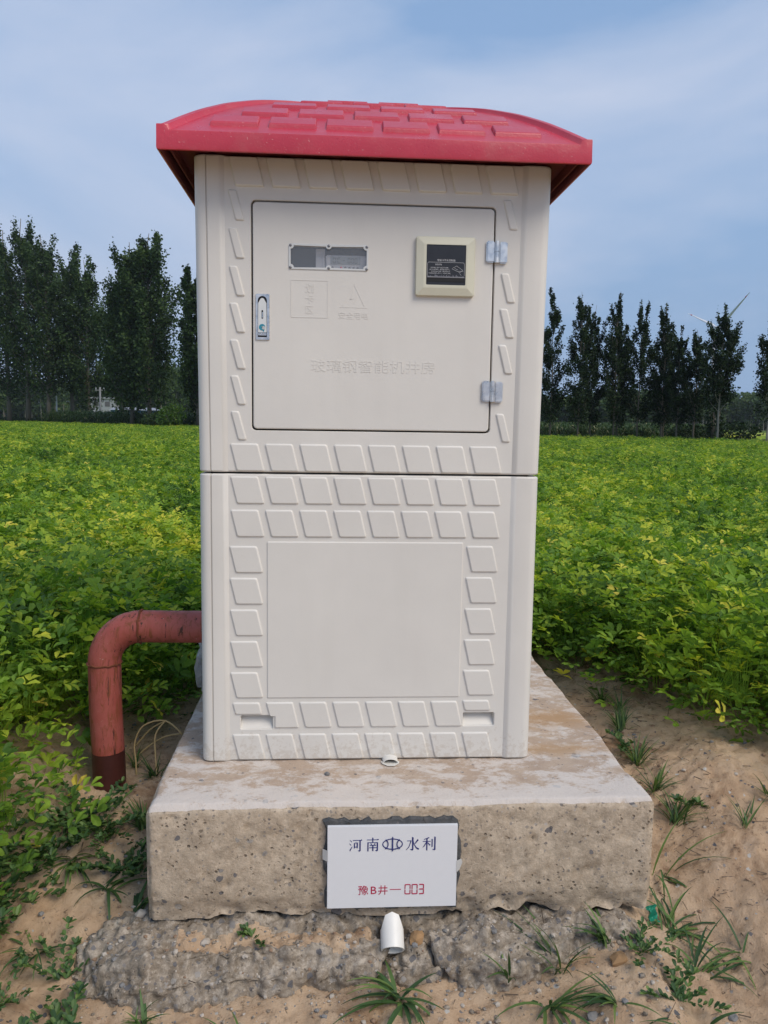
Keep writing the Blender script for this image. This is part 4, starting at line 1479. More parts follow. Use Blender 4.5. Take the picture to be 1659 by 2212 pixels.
# drain stub under the cabinet front: a short white pipe end lying on the block, open mouth forward
b = MB()
n_ = 14
pts = []
for k in range(n_ + 1):
    a = R(180 * k / n_)
    pts.append((0.058 + 0.020 * math.cos(a), 0.172 + 0.013 * math.sin(a)))
vo = [(x_, 0.212 - 0.006 * math.sin(math.pi * k / n_), z_) for k, (x_, z_) in enumerate(pts)] + [(x_, 0.262, z_) for x_, z_ in pts]
vi = [(0.058 + (x_ - 0.058) * .84, 0.213, 0.172 + (z_ - 0.172) * .82) for x_, z_ in pts] + [(0.058 + (x_ - 0.058) * .84, 0.262, 0.172 + (z_ - 0.172) * .82) for x_, z_ in pts]
N = n_ + 1
b.add(vo, [(k, k + 1, N + k + 1, N + k) for k in range(n_)], 0, True)
b.add(vi, [(k, N + k, N + k + 1, k + 1) for k in range(n_)], 0, True)
b.add(vo[:N] + vi[:N], [(k, k + 1, N + k + 1, N + k) for k in range(n_)])
b.add([(0.036, 0.211, 0.1725), (0.080, 0.211, 0.1725), (0.082, 0.225, 0.1725), (0.068, 0.196, 0.1725), (0.050, 0.196, 0.1725), (0.034, 0.225, 0.1725)], [(0, 4, 3, 1), (0, 1, 2, 5)])
tag(b.build('drain_stub', M['pvc'], None, fix=True), 'short white plastic drain end poking out under the cabinet front edge', 'drain pipe')

# broken white PVC pipe leaning out of the footing, upper half torn away
b = MB()
nA = 20
c0 = Vector((0.049, -0.010, -0.104)); c1 = Vector((0.049, -0.066, -0.150))
ax = (c1 - c0).normalized()
ux = Vector((1, 0, 0)); uy = ax.cross(ux).normalized()
ro, ri = 0.0270, 0.0232
tops, rows2 = [], []
for k in range(nA + 1):
    a = 2 * math.pi * k / nA
    front = max(0.0, -math.sin(a) * (1 if (uy.y > 0) else -1))
    side_ = abs(math.cos(a))
    cut = 0.028 * float(sstep(0.50, 0.95, np.array(side_))) + 0.002 * math.sin(7 * a)
    st = c0 + ax * cut
    rows2.append([st + (ux * math.cos(a) + uy * math.sin(a)) * ro, c1 + (ux * math.cos(a) + uy * math.sin(a)) * ro,
                  c1 + (ux * math.cos(a) + uy * math.sin(a)) * ri, st + (ux * math.cos(a) + uy * math.sin(a)) * ri])
vv = [p for r_ in rows2 for p in r_]
ff = []
for k in range(nA):
    for q in range(4):
        ff.append((k * 4 + q, (k + 1) * 4 + q, (k + 1) * 4 + (q + 1) % 4, k * 4 + (q + 1) % 4))
b.add(vv, ff, 0, True)
o = smooth_by_angle(b.build('broken_pipe', M['pvc'], None, fix=True), 40)
tag(o, 'broken white plastic pipe end sticking out of the footing below the plaque', 'pipe')


def stone_mesh(seed, r_, sq=(1, 1, .7), sub=2, rough_=0.28):
    bm_ = bmesh.new()
    bmesh.ops.create_icosphere(bm_, subdivisions=sub, radius=1)
    off = Vector((seed * 7.13, seed * 3.7, seed * 1.9))
    for v in bm_.verts:
        nn = mnoise.noise(v.co * 1.3 + off) + 0.4 * mnoise.noise(v.co * 3.1 + off)
        c_ = mnoise.cell(v.co * 1.7 + off) * 0.15
        v.co *= (1 + rough_ * nn + c_)
        v.co = Vector((v.co.x * sq[0], v.co.y * sq[1], v.co.z * sq[2])) * r_
    me_ = bpy.data.meshes.new('stone')
    bm_.to_mesh(me_); bm_.free()
    return me_


for sx_, sy_, rr4, mt, lb in (
        (-0.105, 0.150, 0.0085, 'stone_grey', 'small dark grey stone on the block top left of the drain end'),
        (-0.380, -0.030, 0.013, 'stone_pale', 'pale pointed stone on the sandy ledge under the block at left'),
        (0.105, -0.045, 0.022, 'stone_tan', 'brown angular stone beside the broken white pipe on its right'),
        (0.560, -0.110, 0.020, 'stone_tan', 'tan stone by the weeds near the right end of the footing'),
        (0.470, -0.215, 0.016, 'stone_grey', 'blue grey stone in the gravel at the right footing end'),
        (0.575, -0.300, 0.020, 'stone_grey', 'flat grey stone on bare sand right of the footing'),
        (0.790, -0.200, 0.014, 'stone_grey', 'small round grey stone on the sand at lower right'),
        (-0.560, -0.245, 0.022, 'stone_grey', 'grey stone at the lower left foot of the footing'),
        (-0.545, 0.060, 0.016, 'stone_pale', 'pale stone lodged against the left front corner of the block')):
    o = link('stone', stone_mesh(sx_ * 31, rr4, (1, .8, .65)), M[mt])
    on_top = (sx_ == -0.105)
    o.location = (sx_, sy_, 0.174 if on_top else footing_h(sx_, sy_) + rr4 * 0.25)
    o.rotation_euler = (0.3, 0.2, sx_ * 40)
    tag(o, lb, 'stone')

# scattered gravel and clods (one mass)
G_V, G_F = [], []
protos = []
for s_ in range(6):
    m_ = stone_mesh(s_ + 2, 1.0, (1, .85, .6), 1, .35)
    protos.append((np.array([v.co[:] for v in m_.vertices]), np.array([p.vertices[:] for p in m_.polygons])))
    bpy.data.meshes.remove(m_)


def scatter(name, label, mats, n__, gen, size, seed):
    rs = np.random.RandomState(seed)
    Vs, Fs, Ms, base_ = [], [], [], 0
    for i in range(n__):
        p = gen(rs)
        if p is None: continue
        pv, pf = protos[rs.randint(6)]
        s__ = size[0] * (size[1] / size[0]) ** (rs.rand() ** 2.2)
        a = rs.rand() * 6.28
        Rm = np.array([[math.cos(a), -math.sin(a), 0], [math.sin(a), math.cos(a), 0], [0, 0, 1]])
        Vs.append(pv @ Rm.T * s__ + np.array([p[0], p[1], p[2] + s__ * 0.15]))
        Fs.append(pf + base_); base_ += len(pv)
        Ms += [rs.randint(len(mats))] * len(pf)
    me_ = np_mesh(name, np.concatenate(Vs), np.concatenate(Fs))
    for m_ in mats: me_.materials.append(m_)
    me_.polygons.foreach_set('material_index', np.array(Ms, dtype=np.int32))
    return tag(link(name, me_), label, kind='stuff')


def gen_foot(rs):
    x_ = rs.uniform(-0.68, 0.68); y_ = rs.uniform(-0.34, 0.30)
    if y_ > -0.01 and x_ > -0.53: return None
    return (x_, y_, footing_h(x_, y_))


def gen_sand(rs):
    x_ = rs.uniform(-1.5, 1.9); y_ = rs.uniform(-0.7, 1.5)
    if -0.55 < x_ < 0.70 and y_ > -0.02: return None
    return (x_, y_, footing_h(x_, y_))


scatter('footing_gravel', 'loose crushed stone embedded over the broken footing', [M['stone_grey'], M['stone_pale'], M['rubble'], M['rubble']], 2300, gen_foot, (0.0020, 0.0085), 4)
scatter('sand_clods', 'small clods and pebbles scattered over the bare sand', [M['clod'], M['clod'], M['clod'], M['stone_grey'], M['stone_pale']], 4200, gen_sand, (0.0014, 0.009), 9)

rs_l = np.random.RandomState(15)
LV, LF = [], []
for _ in range(800):
    if rs_l.rand() < .45:
        lx, ly = 0.86 + rs_l.normal(0, .10), rs_l.uniform(-0.4, 1.2)
    else:
        lx, ly = rs_l.uniform(-1.4, 1.8), rs_l.uniform(-0.65, 1.5)
    if -0.56 < lx < 0.70 and ly > -0.02: continue
    lz = footing_h(lx, ly) + 0.002
    a_ = rs_l.rand() * 6.28; L_ = rs_l.uniform(.006, .035) * (1 if rs_l.rand() < .85 else 2); w_ = rs_l.uniform(.0006, .0016)
    d_ = np.array([math.cos(a_), math.sin(a_), rs_l.uniform(-.1, .3)]) * L_; s_ = np.array([-math.sin(a_), math.cos(a_), 0]) * w_
    p_ = np.array([lx, ly, lz]); k_ = len(LV); up = np.array([0, 0, w_ * 1.6])
    LV += [p_ - s_, p_ + s_, p_ + up, p_ + d_ - s_ * .5, p_ + d_ + s_ * .5, p_ + d_ + up]
    LF += [(k_, k_ + 3, k_ + 5, k_ + 2), (k_ + 1, k_ + 2, k_ + 5, k_ + 4), (k_, k_ + 1, k_ + 4, k_ + 3)]
me = np_mesh('dry_litter', np.array(LV), np.array(LF))
me.materials.append(flat('dead_stalk', (0.13, 0.095, 0.065), 0.9, grain=0.5))
tag(link('dry_litter', me), 'dead bits of stalk and root scattered over the sand', kind='stuff')

# crumpled plastic bag behind the cabinet's left edge
bm = bmesh.new()
bmesh.ops.create_icosphere(bm, subdivisions=4, radius=1)
for v in bm.verts:
    q = v.co.copy()
    nn = mnoise.noise(q * 1.8 + Vector((3, 1, 5))) * 0.5 + abs(mnoise.noise(q * 4.5)) * 0.28
    v.co = Vector((q.x * 0.062, q.y * 0.09, q.z * 0.135)) * (0.75 + nn)
me = bpy.data.meshes.new('plastic_bag'); bm.to_mesh(me); bm.free()
o = link('plastic_bag', me, M['bag'])
o.location = (-0.478, 0.78, 0.285)
tag(o, 'crumpled translucent plastic bag tucked behind the left side of the cabinet', 'plastic bag')
# green scrap of net by the block's right lower corner
bm = bmesh.new()
bmesh.ops.create_grid(bm, x_segments=10, y_segments=10, size=0.020)
for v in bm.verts:
    v.co.z = 0.02 * mnoise.noise(v.co * 60) + 0.01 * mnoise.noise(v.co * 140)
    v.co.x *= 0.75
bmesh.ops.solidify(bm, geom=bm.faces[:], thickness=0.0008)
me = bpy.data.meshes.new('plastic_scrap'); bm.to_mesh(me); bm.free()
o = link('plastic_scrap', me, M['green_net'])
o.location = (0.700, 0.04, gz(0.70, 0.04) + 0.025); o.rotation_euler = (0.9, 0.2, 0.5)
tag(o, 'crumpled green plastic scrap by the lower right corner of the block', 'litter')

# dry straw-coloured stems left of the block
b = MB()
for pts in ([(-0.545, 0.60, 0.10), (-0.60, 0.62, 0.135), (-0.665, 0.62, 0.12), (-0.69, 0.61, 0.07), (-0.680, 0.58, 0.02), (-0.675, 0.56, -0.02)],
            [(-0.60, 0.62, 0.135), (-0.625, 0.60, 0.10), (-0.620, 0.57, 0.05), (-0.61, 0.54, 0.00)],
            [(-0.55, 0.63, 0.09), (-0.61, 0.64, 0.075), (-0.67, 0.64, 0.035), (-0.71, 0.64, -0.01)],
            [(-0.60, 0.62, 0.134), (-0.65, 0.64, 0.10), (-0.70, 0.65, 0.04)]):
    P_ = [Vector(p) for p in pts]
    sm_ = []
    for i in range(len(P_) - 1):
        p0 = P_[max(i - 1, 0)]; p1 = P_[i]; p2 = P_[i + 1]; p3 = P_[min(i + 2, len(P_) - 1)]
        for t in (0, .25, .5, .75):
            sm_.append(0.5 * ((2 * p1) + (-p0 + p2) * t + (2 * p0 - 5 * p1 + 4 * p2 - p3) * t * t + (-p0 + 3 * p1 - 3 * p2 + p3) * t ** 3))
    sm_.append(P_[-1])
    b.tube(sm_, 0.0026, 6)
tag(b.build('dry_stem', M['straw'], None), 'bundle of arching dry straw coloured stems beside the left edge of the block', 'dry plant')


# ------------------------------------------------------------------ weeds
def blade_pts(rs, ln, wd, az, el0, bend_, n__=7):
    """a grass blade: list of (centre, half width vector)"""
    p = np.zeros(3); el = el0
    cs, ws = [], []
    side_ = np.array([-math.sin(az), math.cos(az), 0.0])
    for i in range(n__ + 1):
        t = i / n__
        cs.append(p.copy()); ws.append(side_ * wd * (0.35 + 0.65 * min(1, t * 4)) * (1 - t ** 2.2))
        el -= bend_ / n__
        dz = np.array([math.cos(az) * math.cos(el), math.sin(az) * math.cos(el), math.sin(el)])
        p = p + dz * ln / n__
    return np.array(cs), np.array(ws)


def grass_tuft(seed, n__, ln, wd, spread=1.1, bend_=1.4, el=(0.7, 1.4), lay=0.0):
    rs = np.random.RandomState(seed)
    V_, F_, T_ = [], [], []
    az_main, az_sp = rs.rand() * 6.283, rs.uniform(0.7, 2.2)
    for _ in range(n__):
        az = az_main + rs.normal(0, az_sp); e_ = rs.uniform(*el)
        c_, w_ = blade_pts(rs, ln * rs.uniform(.45, 1.0), wd * rs.uniform(.7, 1.2), az, e_, bend_ * rs.uniform(.5, 1.3))
        c_ = c_ + np.array([rs.normal(0, ln * .05), rs.normal(0, ln * .05), 0])
        k = len(c_); b0 = sum(len(v) for v in V_)
        fold = np.array([0, 0, wd * 0.35])
        rows_ = np.stack([c_ - w_ + fold * 0.6, c_, c_ + w_ + fold * 0.6], 1).reshape(-1, 3)
        V_.append(rows_)
        for i in range(k - 1):
            for j in (0, 1):
                F_.append((b0 + i * 3 + j, b0 + i * 3 + j + 1, b0 + (i + 1) * 3 + j + 1, b0 + (i + 1) * 3 + j))
        T_ += [rs.uniform(0.1, 0.95)] * len(rows_)
    return np_mesh('grass_tuft', np.concatenate(V_), np.array(F_), T_, True)


def leafy_weed(seed, n__, size, leaf):
    """low weed: sprawling stems with small oval leaves in rosettes"""
    rs = np.random.RandomState(seed)
    V_, F_, T_ = [], [], []
    cnt = 0

    def leaf_add(p, d_, up_, ln, wd, t_):
        nonlocal cnt
        s_ = np.cross(d_, up_); s_ /= np.linalg.norm(s_) + 1e-9
        pts = [p, p + d_ * ln * .4 + s_ * wd * .8 + up_ * wd * .3, p + d_ * ln * .85 + s_ * wd * .8 + up_ * wd * .3, p + d_ * ln * 1.05, p + d_ * ln * .85 - s_ * wd * .8 + up_ * wd * .3, p + d_ * ln * .4 - s_ * wd * .8 + up_ * wd * .3, p + d_ * ln * .55]
        V_.extend(pts)
        for f in ((0, 1, 6), (1, 2, 6), (2, 3, 6), (3, 4, 6), (4, 5, 6), (5, 0, 6)): F_.append(tuple(cnt + i for i in f))
        T_.extend([t_] * 7); cnt += 7
    for s__ in range(n__):
        az = rs.rand() * 6.283
        L_ = size * rs.uniform(.5, 1.0)
        p = np.array([0, 0, 0.004]); el = rs.uniform(0.15, 0.9)
        for i in range(9):
            d_ = np.array([math.cos(az) * math.cos(el), math.sin(az) * math.cos(el), math.sin(el)])
            p = p + d_ * L_ / 9
            az += rs.normal(0, .18); el = max(-0.1, el - 0.06)
            nl = 2 if i < 8 else 6
            for q in range(nl):
                a2 = az + rs.uniform(-1.5, 1.5) + (math.pi * 2 * q / nl if i == 8 else 0)
                e2 = rs.uniform(0.1, 0.9)
                leaf_add(p, np.array([math.cos(a2) * math.cos(e2), math.sin(a2) * math.cos(e2), math.sin(e2)]), np.array([-math.cos(a2) * math.sin(e2), -math.sin(a2) * math.sin(e2), math.cos(e2)]), leaf * rs.uniform(.6, 1.1), leaf * .28, rs.uniform(.1, .9))
    return np_mesh('leafy_weed', np.array(V_), np.array(F_), T_, False)


tufts = [(0.060, -0.150, 20, .17, .0070, 1.25, 'large spreading grass tuft with wide blades at the foot of the footing below the plaque'),
         (0.300, -0.120, 7, .13, .0050, .9, 'thin grass sprouting on the footing to the right of the crack'),
         (0.430, -0.090, 12, .21, .0055, .8, 'tall grass tuft standing against the right part of the block front'),
         (0.545, -0.060, 12, .15, .0050, 1.1, 'grass tuft growing out of the gravel at the right front corner'),
         (0.740, 0.020, 22, .27, .0045, 1.5, 'long arching grass leaning out beside the right front corner of the block'),
         (0.790, 0.200, 22, .25, .0040, 1.6, 'fine arching grass beside the right side of the block near its front'),
         (0.850, 0.420, 30, .13, .0030, .8, 'dense short grass tuft beside the middle of the block right side'),
         (0.865, 0.600, 40, .14, .0028, .7, 'dense upright green grass tuft on the right edge of the block'),
         (0.885, 0.800, 40, .13, .0028, .8, 'bushy grass tuft farther back along the right edge of the block'),
         (0.900, 1.050, 40, .13, .0028, .8, 'grass tuft nearest the crop along the right edge of the block'),
         (1.020, 0.220, 8, .13, .0030, .7, 'sparse grass sprig standing alone on the bare sand at right'),
         (1.130, 0.300, 10, .16, .0042, .6, 'upright wide grass sprig on bare sand at the right picture edge'),
         (0.880, -0.060, 9, .16, .0038, 1.6, 'straggly flat grass on the sand slope at right'),
         (0.720, -0.220, 12, .12, .0055, 1.7, 'flat spreading grass on the sand right of the footing'),
         (0.270, -0.270, 12, .12, .0048, 1.2, 'grass clump at the lower edge right of the wide tuft'),
         (0.460, -0.330, 10, .13, .0050, 1.4, 'grass clump at the lower right of the footing foot'),
         (0.680, -0.380, 9, .10, .0045, 1.5, 'small grass sprig on the sand in the lower right corner'),
         (-0.280, -0.240, 14, .12, .0042, 1.3, 'grass clump at the bottom edge below the left footing'),
         (-0.160, -0.250, 9, .10, .0045, 1.3, 'small grass sprig at the bottom edge left of the wide tuft'),
         (-0.490, -0.180, 16, .10, .0040, 1.1, 'mossy short grass clump at the lower left of the footing'),
         (-0.690, -0.210, 10, .25, .0036, 1.7, 'long thin grass with blades lying across the sand at lower left'),
         (-0.565, 0.105, 16, .15, .0055, 1.2, 'bright grass tuft against the left front corner of the block'),
         (-0.650, 0.160, 12, .17, .0060, 1.5, 'wide bladed grass between the pipe and the left block corner'),
         (-0.620, 0.560, 24, .12, .0032, .7, 'upright grass between the red pipe and the block'),
         (-0.690, 0.610, 14, .09, .0030, .8, 'low dark grass just right of the red pipe'),
         (-0.860, 0.080, 10, .24, .0070, 1.5, 'coarse grass leaning out of the crop at far left')]
tufts += [(0.760, -0.080, 16, .20, .0045, 1.5, 'tangled arching grass on the sand just right of the block corner, below the longest tuft'),
          (0.640, -0.270, 12, .16, .0045, 1.5, 'loose grass with crossing blades below the leafy weed at right'),
          (0.380, -0.190, 14, .17, .0050, 1.2, 'medium grass tuft on the gravel slope between the crack and the right footing end'),
          (0.520, -0.210, 14, .13, .0045, 1.3, 'short grass tuft at the foot of the right footing end'),
          (0.860, 0.300, 30, .14, .0032, .9, 'grass tuft right of the block, nearest of the dense row'),
          (0.930, 0.940, 26, .12, .0028, .8, 'grass tuft at the end of the row by the crop on the right'),
          (-0.760, 0.240, 18, .14, .0055, 1.3, 'thick grass among the weeds just in front of the pipe foot'),
          (-0.600, 0.330, 22, .12, .0040, .9, 'grass filling the gap between block and pipe foot'),
          (-0.780, 0.020, 12, .17, .0045, 1.4, 'grass among the weeds at the left, on the sand'),
          (-0.760, -0.330, 12, .18, .0036, 1.6, 'thin spreading grass in the lower left corner')]
for i, (x_, y_, n__, ln, wd, bd, lb) in enumerate(tufts):
    el = (0.15, 1.2) if bd > 1.15 else (0.8, 1.5)
    o = link('grass_tuft', grass_tuft(100 + i, int(n__ * 1.25), ln * .92, wd * .85, 1, bd, el), M['weed'])
    o.location = (x_, y_, footing_h(x_, y_) - 0.004)
    tag(o, lb, 'grass')
weeds = [(0.620, -0.090, 9, .10, .015, 'dark leafy weed at the right end of the footing'),
         (-0.270, -0.030, 3, .035, .014, 'tiny leafy seedling on the ledge under the block left of the broken pipe'),
         (-0.520, 0.270, 10, .13, .017, 'bluish low weed between the pipe foot and the block corner'),
         (-0.700, 0.300, 13, .16, .018, 'bluish sprawling weed in front of the foot of the red pipe'),
         (-0.860, 0.240, 12, .17, .020, 'leafy weed at the crop edge left of the pipe foot'),
         (-0.690, -0.060, 8, .12, .018, 'small round leaved weed on the sand left of the footing'),
         (-0.625, -0.215, 9, .12, .022, 'broad leaved weed against the lower left end of the footing'),
         (-0.800, -0.120, 6, .10, .014, 'low weed on the sand at the far left'),
         (0.860, 0.700, 7, .08, .018, 'leafy weed among the grass along the right block edge'),
         (0.900, 0.330, 3, .06, .022, 'two leaved seedling on the sand right of the block')]
weeds += [(-0.780, 0.330, 14, .18, .024, 'lush leafy weed left of the red pipe foot'),
          (-0.920, 0.120, 14, .20, .026, 'lush weed at the far left below the crop edge'),
          (-0.620, 0.200, 10, .12, .018, 'low leafy weed just left of the block front corner'),
          (0.660, -0.200, 7, .09, .018, 'spreading weed on sand below the right block corner')]
for i, (x_, y_, n__, sz_, lf, lb) in enumerate(weeds):
    o = link('leafy_weed', leafy_weed(300 + i, int(n__ * (1.9 if x_ < 0 and n__ > 5 and y_ > 0 else 1.1)), sz_ * 1.1, lf * 1.05), M['weed'])
    o.location = (x_, y_, footing_h(x_, y_) - 0.002)
    tag(o, lb, 'weed')

# ------------------------------------------------------------------ peanut crop
def peanut_plant(seed, hgt=0.34, rad=0.23, n_leaves=58):
    rs = np.random.RandomState(seed)
    V_, F_, T_ = [], [], []
    cnt = 0
    stemV, stemF = [], []
    for k in range(n_leaves):
        az = rs.rand() * 6.283
        u = rs.rand() ** 0.55
        rr5 = rad * u
        hh = hgt * (0.22 + 0.83 * (1 - u ** 2.4)) * rs.uniform(.72, 1.12)
        if rs.rand() < 0.30: hh *= rs.uniform(.15, .7)
        c = np.array([math.cos(az) * rr5, math.sin(az) * rr5, hh])
        # compound leaf: four leaflets at the end of a petiole, rachis direction
        ra = az + rs.normal(0, .9); re = rs.uniform(-0.1, 0.75)
        rd_ = np.array([math.cos(ra) * math.cos(re), math.sin(ra) * math.cos(re), math.sin(re)])
        up_ = np.array([-math.cos(ra) * math.sin(re), -math.sin(ra) * math.sin(re), math.cos(re)])
        tilt = rs.normal(0, .30)
        sd = np.cross(rd_, up_)
        up2 = up_ * math.cos(tilt) + sd * math.sin(tilt)
        sd = np.cross(rd_, up2)
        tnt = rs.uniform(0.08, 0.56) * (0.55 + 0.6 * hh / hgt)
        if rs.rand() < 0.022: tnt = rs.uniform(.78, 1.0)
        ln = rs.uniform(.028, .045)
        for (off, ang) in ((0.0, 1.05), (0.0, -1.05), (0.018, 0.46), (0.018, -0.46)):
            ang += rs.normal(0, .12)
            d_ = rd_ * math.cos(ang) + sd * math.sin(ang)
            d_ = d_ + up2 * rs.uniform(-0.15, 0.45); d_ /= np.linalg.norm(d_)
            s_ = np.cross(d_, up2); s_ /= np.linalg.norm(s_)
            un = np.cross(s_, d_)
            p = c + rd_ * off
            wd = ln * 0.245
            fo = wd * 0.32
            dr = -un * ln * 0.10
            pts = [p, p + d_ * ln * .30 + s_ * wd * .70 + un * fo * .7, p + d_ * ln * .66 + s_ * wd * 1.0 + un * fo, p + d_ * ln * .92 + s_ * wd * .55 + un * fo * .4 + dr,
                   p + d_ * ln * 1.0 + dr, p + d_ * ln * .92 - s_ * wd * .55 + un * fo * .4 + dr, p + d_ * ln * .66 - s_ * wd * 1.0 + un * fo, p + d_ * ln * .30 - s_ * wd * .70 + un * fo * .7, p + d_ * ln * .55]
            V_.extend(pts)
            for f in ((0, 1, 8), (1, 2, 8), (2, 3, 8), (3, 4, 8), (4, 5, 8), (5, 6, 8), (6, 7, 8), (7, 0, 8)): F_.append(tuple(cnt + i for i in f))
            T_.extend([min(1, tnt + rs.normal(0, .04))] * 9); cnt += 9
        # petiole as a thin folded strip
        q0 = np.array([c[0] * .35, c[1] * .35, hh * 0.35])
        w0 = np.array([-math.sin(az), math.cos(az), 0]) * 0.0012
        V_.extend([q0 - w0, q0 + w0, c + w0 * .7]); F_.append((cnt, cnt + 1, cnt + 2)); T_.extend([0.28] * 3); cnt += 3
    return np_mesh('peanut_plant', np.array(V_), np.array(F_), T_, False)


plants = bpy.data.collections.new('peanut_variants')      # source meshes for the scattered crop
for s_ in range(6):
    m_ = peanut_plant(40 + s_, 0.335 + 0.02 * (s_ % 3), 0.235, 88)
    m_.materials.append(M['crop'])
    plants.objects.link(bpy.data.objects.new('peanut_plant_source_%d' % s_, m_))


def field_edge_y(x_):       # far edge of the field runs obliquely to the right
    return 86.0 - 0.965 * (x_ + 32.0)


def crop_ok(x_, y_):
    ok = np.zeros_like(x_, bool)
    yl = np.interp(x_, [-3, -1.6, -1.12, -0.96, -0.88, -0.70, -0.52, -0.3, 0.72, 0.82, 0.90, 0.98, 1.08, 1.18, 1.28, 1.45, 1.9],
                   [-1.2, -0.9, -0.32, -0.02, 0.55, 1.02, 1.25, 1.50, 1.60, 1.60, 1.25, 0.88, 0.72, 0.58, 0.47, 0.30, -0.2])
    ok = (y_ > yl) & (y_ < field_edge_y(x_)) & (np.hypot(x_ + 0.742, y_ - 0.50) > 0.24)
    return ok


rs = np.random.RandomState(21)


def lattice(y0, y1, st):
    ys = np.arange(y0, y1, st)
    P_ = []
    for yy in ys:
        dist = yy + 1.8
        xa, xb = -0.50 * dist - 1.6 + 0.06 * dist, 0.50 * dist + 1.6 + 0.07 * dist
        if yy < 2: xa, xb = -3.2, 3.4
        xs = np.arange(xa, xb, st)
        P_.append(np.stack([xs, np.full_like(xs, yy)], 1))
    P_ = np.concatenate(P_)
    P_ += rs.uniform(-st * .48, st * .48, P_.shape)
    return P_[crop_ok(P_[:, 0], P_[:, 1])]


A_ = np.concatenate([lattice(-1.2, 3.5, 0.165), lattice(3.5, 14, 0.20)]); B_ = lattice(14, 40, 0.33); C_ = lattice(40, 122, 0.50)
P_ = np.concatenate([A_, B_, C_])
sc_ = np.concatenate([np.full(len(A_), 1.0), np.full(len(B_), 1.18), np.full(len(C_), 1.5)])
zz = ground_h(P_[:, 0], P_[:, 1])
und = 1 + 0.45 * fbm2(P_[:, 0] * 0.9, P_[:, 1] * 0.9, 3) + 0.10 * rs.randn(len(P_))
hs = np.clip(und, .68, 1.35)
zs_ = np.concatenate([np.full(len(A_), 1.0), np.full(len(B_), 0.95), np.full(len(C_), 0.85)]) * hs
me = bpy.data.meshes.new('peanut_crop')
me.vertices.add(len(P_))
me.vertices.foreach_set('co', np.column_stack([P_, zz]).astype(np.float32).ravel())
me.update()
for nm, arr, ty in (('rot', np.column_stack([rs.normal(0, .12, len(P_)), rs.normal(0, .12, len(P_)), rs.uniform(0, 6.28, len(P_))]), 'FLOAT_VECTOR'),
                    ('scl', np.column_stack([sc_, sc_, zs_]), 'FLOAT_VECTOR')):
    at = me.attributes.new(nm, ty, 'POINT'); at.data.foreach_set('vector', arr.astype(np.float32).ravel())
at = me.attributes.new('pick', 'INT', 'POINT'); at.data.foreach_set('value', rs.randint(0, 6, len(P_)).astype(np.int32))
crop = link('peanut_crop', me, M['crop'])
tag(crop, 'green and yellowing peanut crop covering the field round the cabinet', kind='stuff')
ng = bpy.data.node_groups.new('scatter_plants', 'GeometryNodeTree')
ng.interface.new_socket('Geometry', in_out='INPUT', socket_type='NodeSocketGeometry')
ng.interface.new_socket('Geometry', in_out='OUTPUT', socket_type='NodeSocketGeometry')
gi = ng.nodes.new('NodeGroupInput'); go = ng.nodes.new('NodeGroupOutput')
iop = ng.nodes.new('GeometryNodeInstanceOnPoints')
ci = ng.nodes.new('GeometryNodeCollectionInfo')
ci.inputs['Collection'].default_value = plants
ci.inputs['Separate Children'].default_value = True
ci.inputs['Reset Children'].default_value = True
iop.inputs['Pick Instance'].default_value = True


def named(nm, ty):
    q = ng.nodes.new('GeometryNodeInputNamedAttribute'); q.data_type = ty; q.inputs['Name'].default_value = nm
    return [s for s in q.outputs if s.enabled and s.name == 'Attribute'][0]


ng.links.new(gi.outputs[0], iop.inputs['Points'])
ng.links.new(ci.outputs[0], iop.inputs['Instance'])
ng.links.new(named('pick', 'INT'), iop.inputs['Instance Index'])
ng.links.new(named('rot', 'FLOAT_VECTOR'), iop.inputs['Rotation'])
ng.links.new(named('scl', 'FLOAT_VECTOR'), iop.inputs['Scale'])
ng.links.new(iop.outputs[0], go.inputs[0])
md = crop.modifiers.new('scatter', 'NODES'); md.node_group = ng


# ------------------------------------------------------------------ trees
def leaf_cloud(pts, tints, size, rs, up_bias=0.0):
    """one folded kite per point; returns verts, faces, tint"""
    n__ = len(pts)
    a = rs.normal(0, 1, (n__, 3)); a[:, 2] = a[:, 2] * .8 - up_bias; a /= np.linalg.norm(a, axis=1)[:, None]
    b_ = rs.normal(0, 1, (n__, 3)); b_ -= (b_ * a).sum(1)[:, None] * a; b_ /= np.linalg.norm(b_, axis=1)[:, None]
    s = (size * rs.uniform(.6, 1.3, n__))[:, None]
    v0 = pts - a * s * .5; v1 = pts + b_ * s * .42; v2 = pts + a * s * .6; v3 = pts - b_ * s * .42
    V_ = np.stack([v0, v1, v2, v3], 1).reshape(-1, 3)
    F_ = np.arange(n__ * 4).reshape(-1, 4)
    return V_, F_, np.repeat(tints, 4)


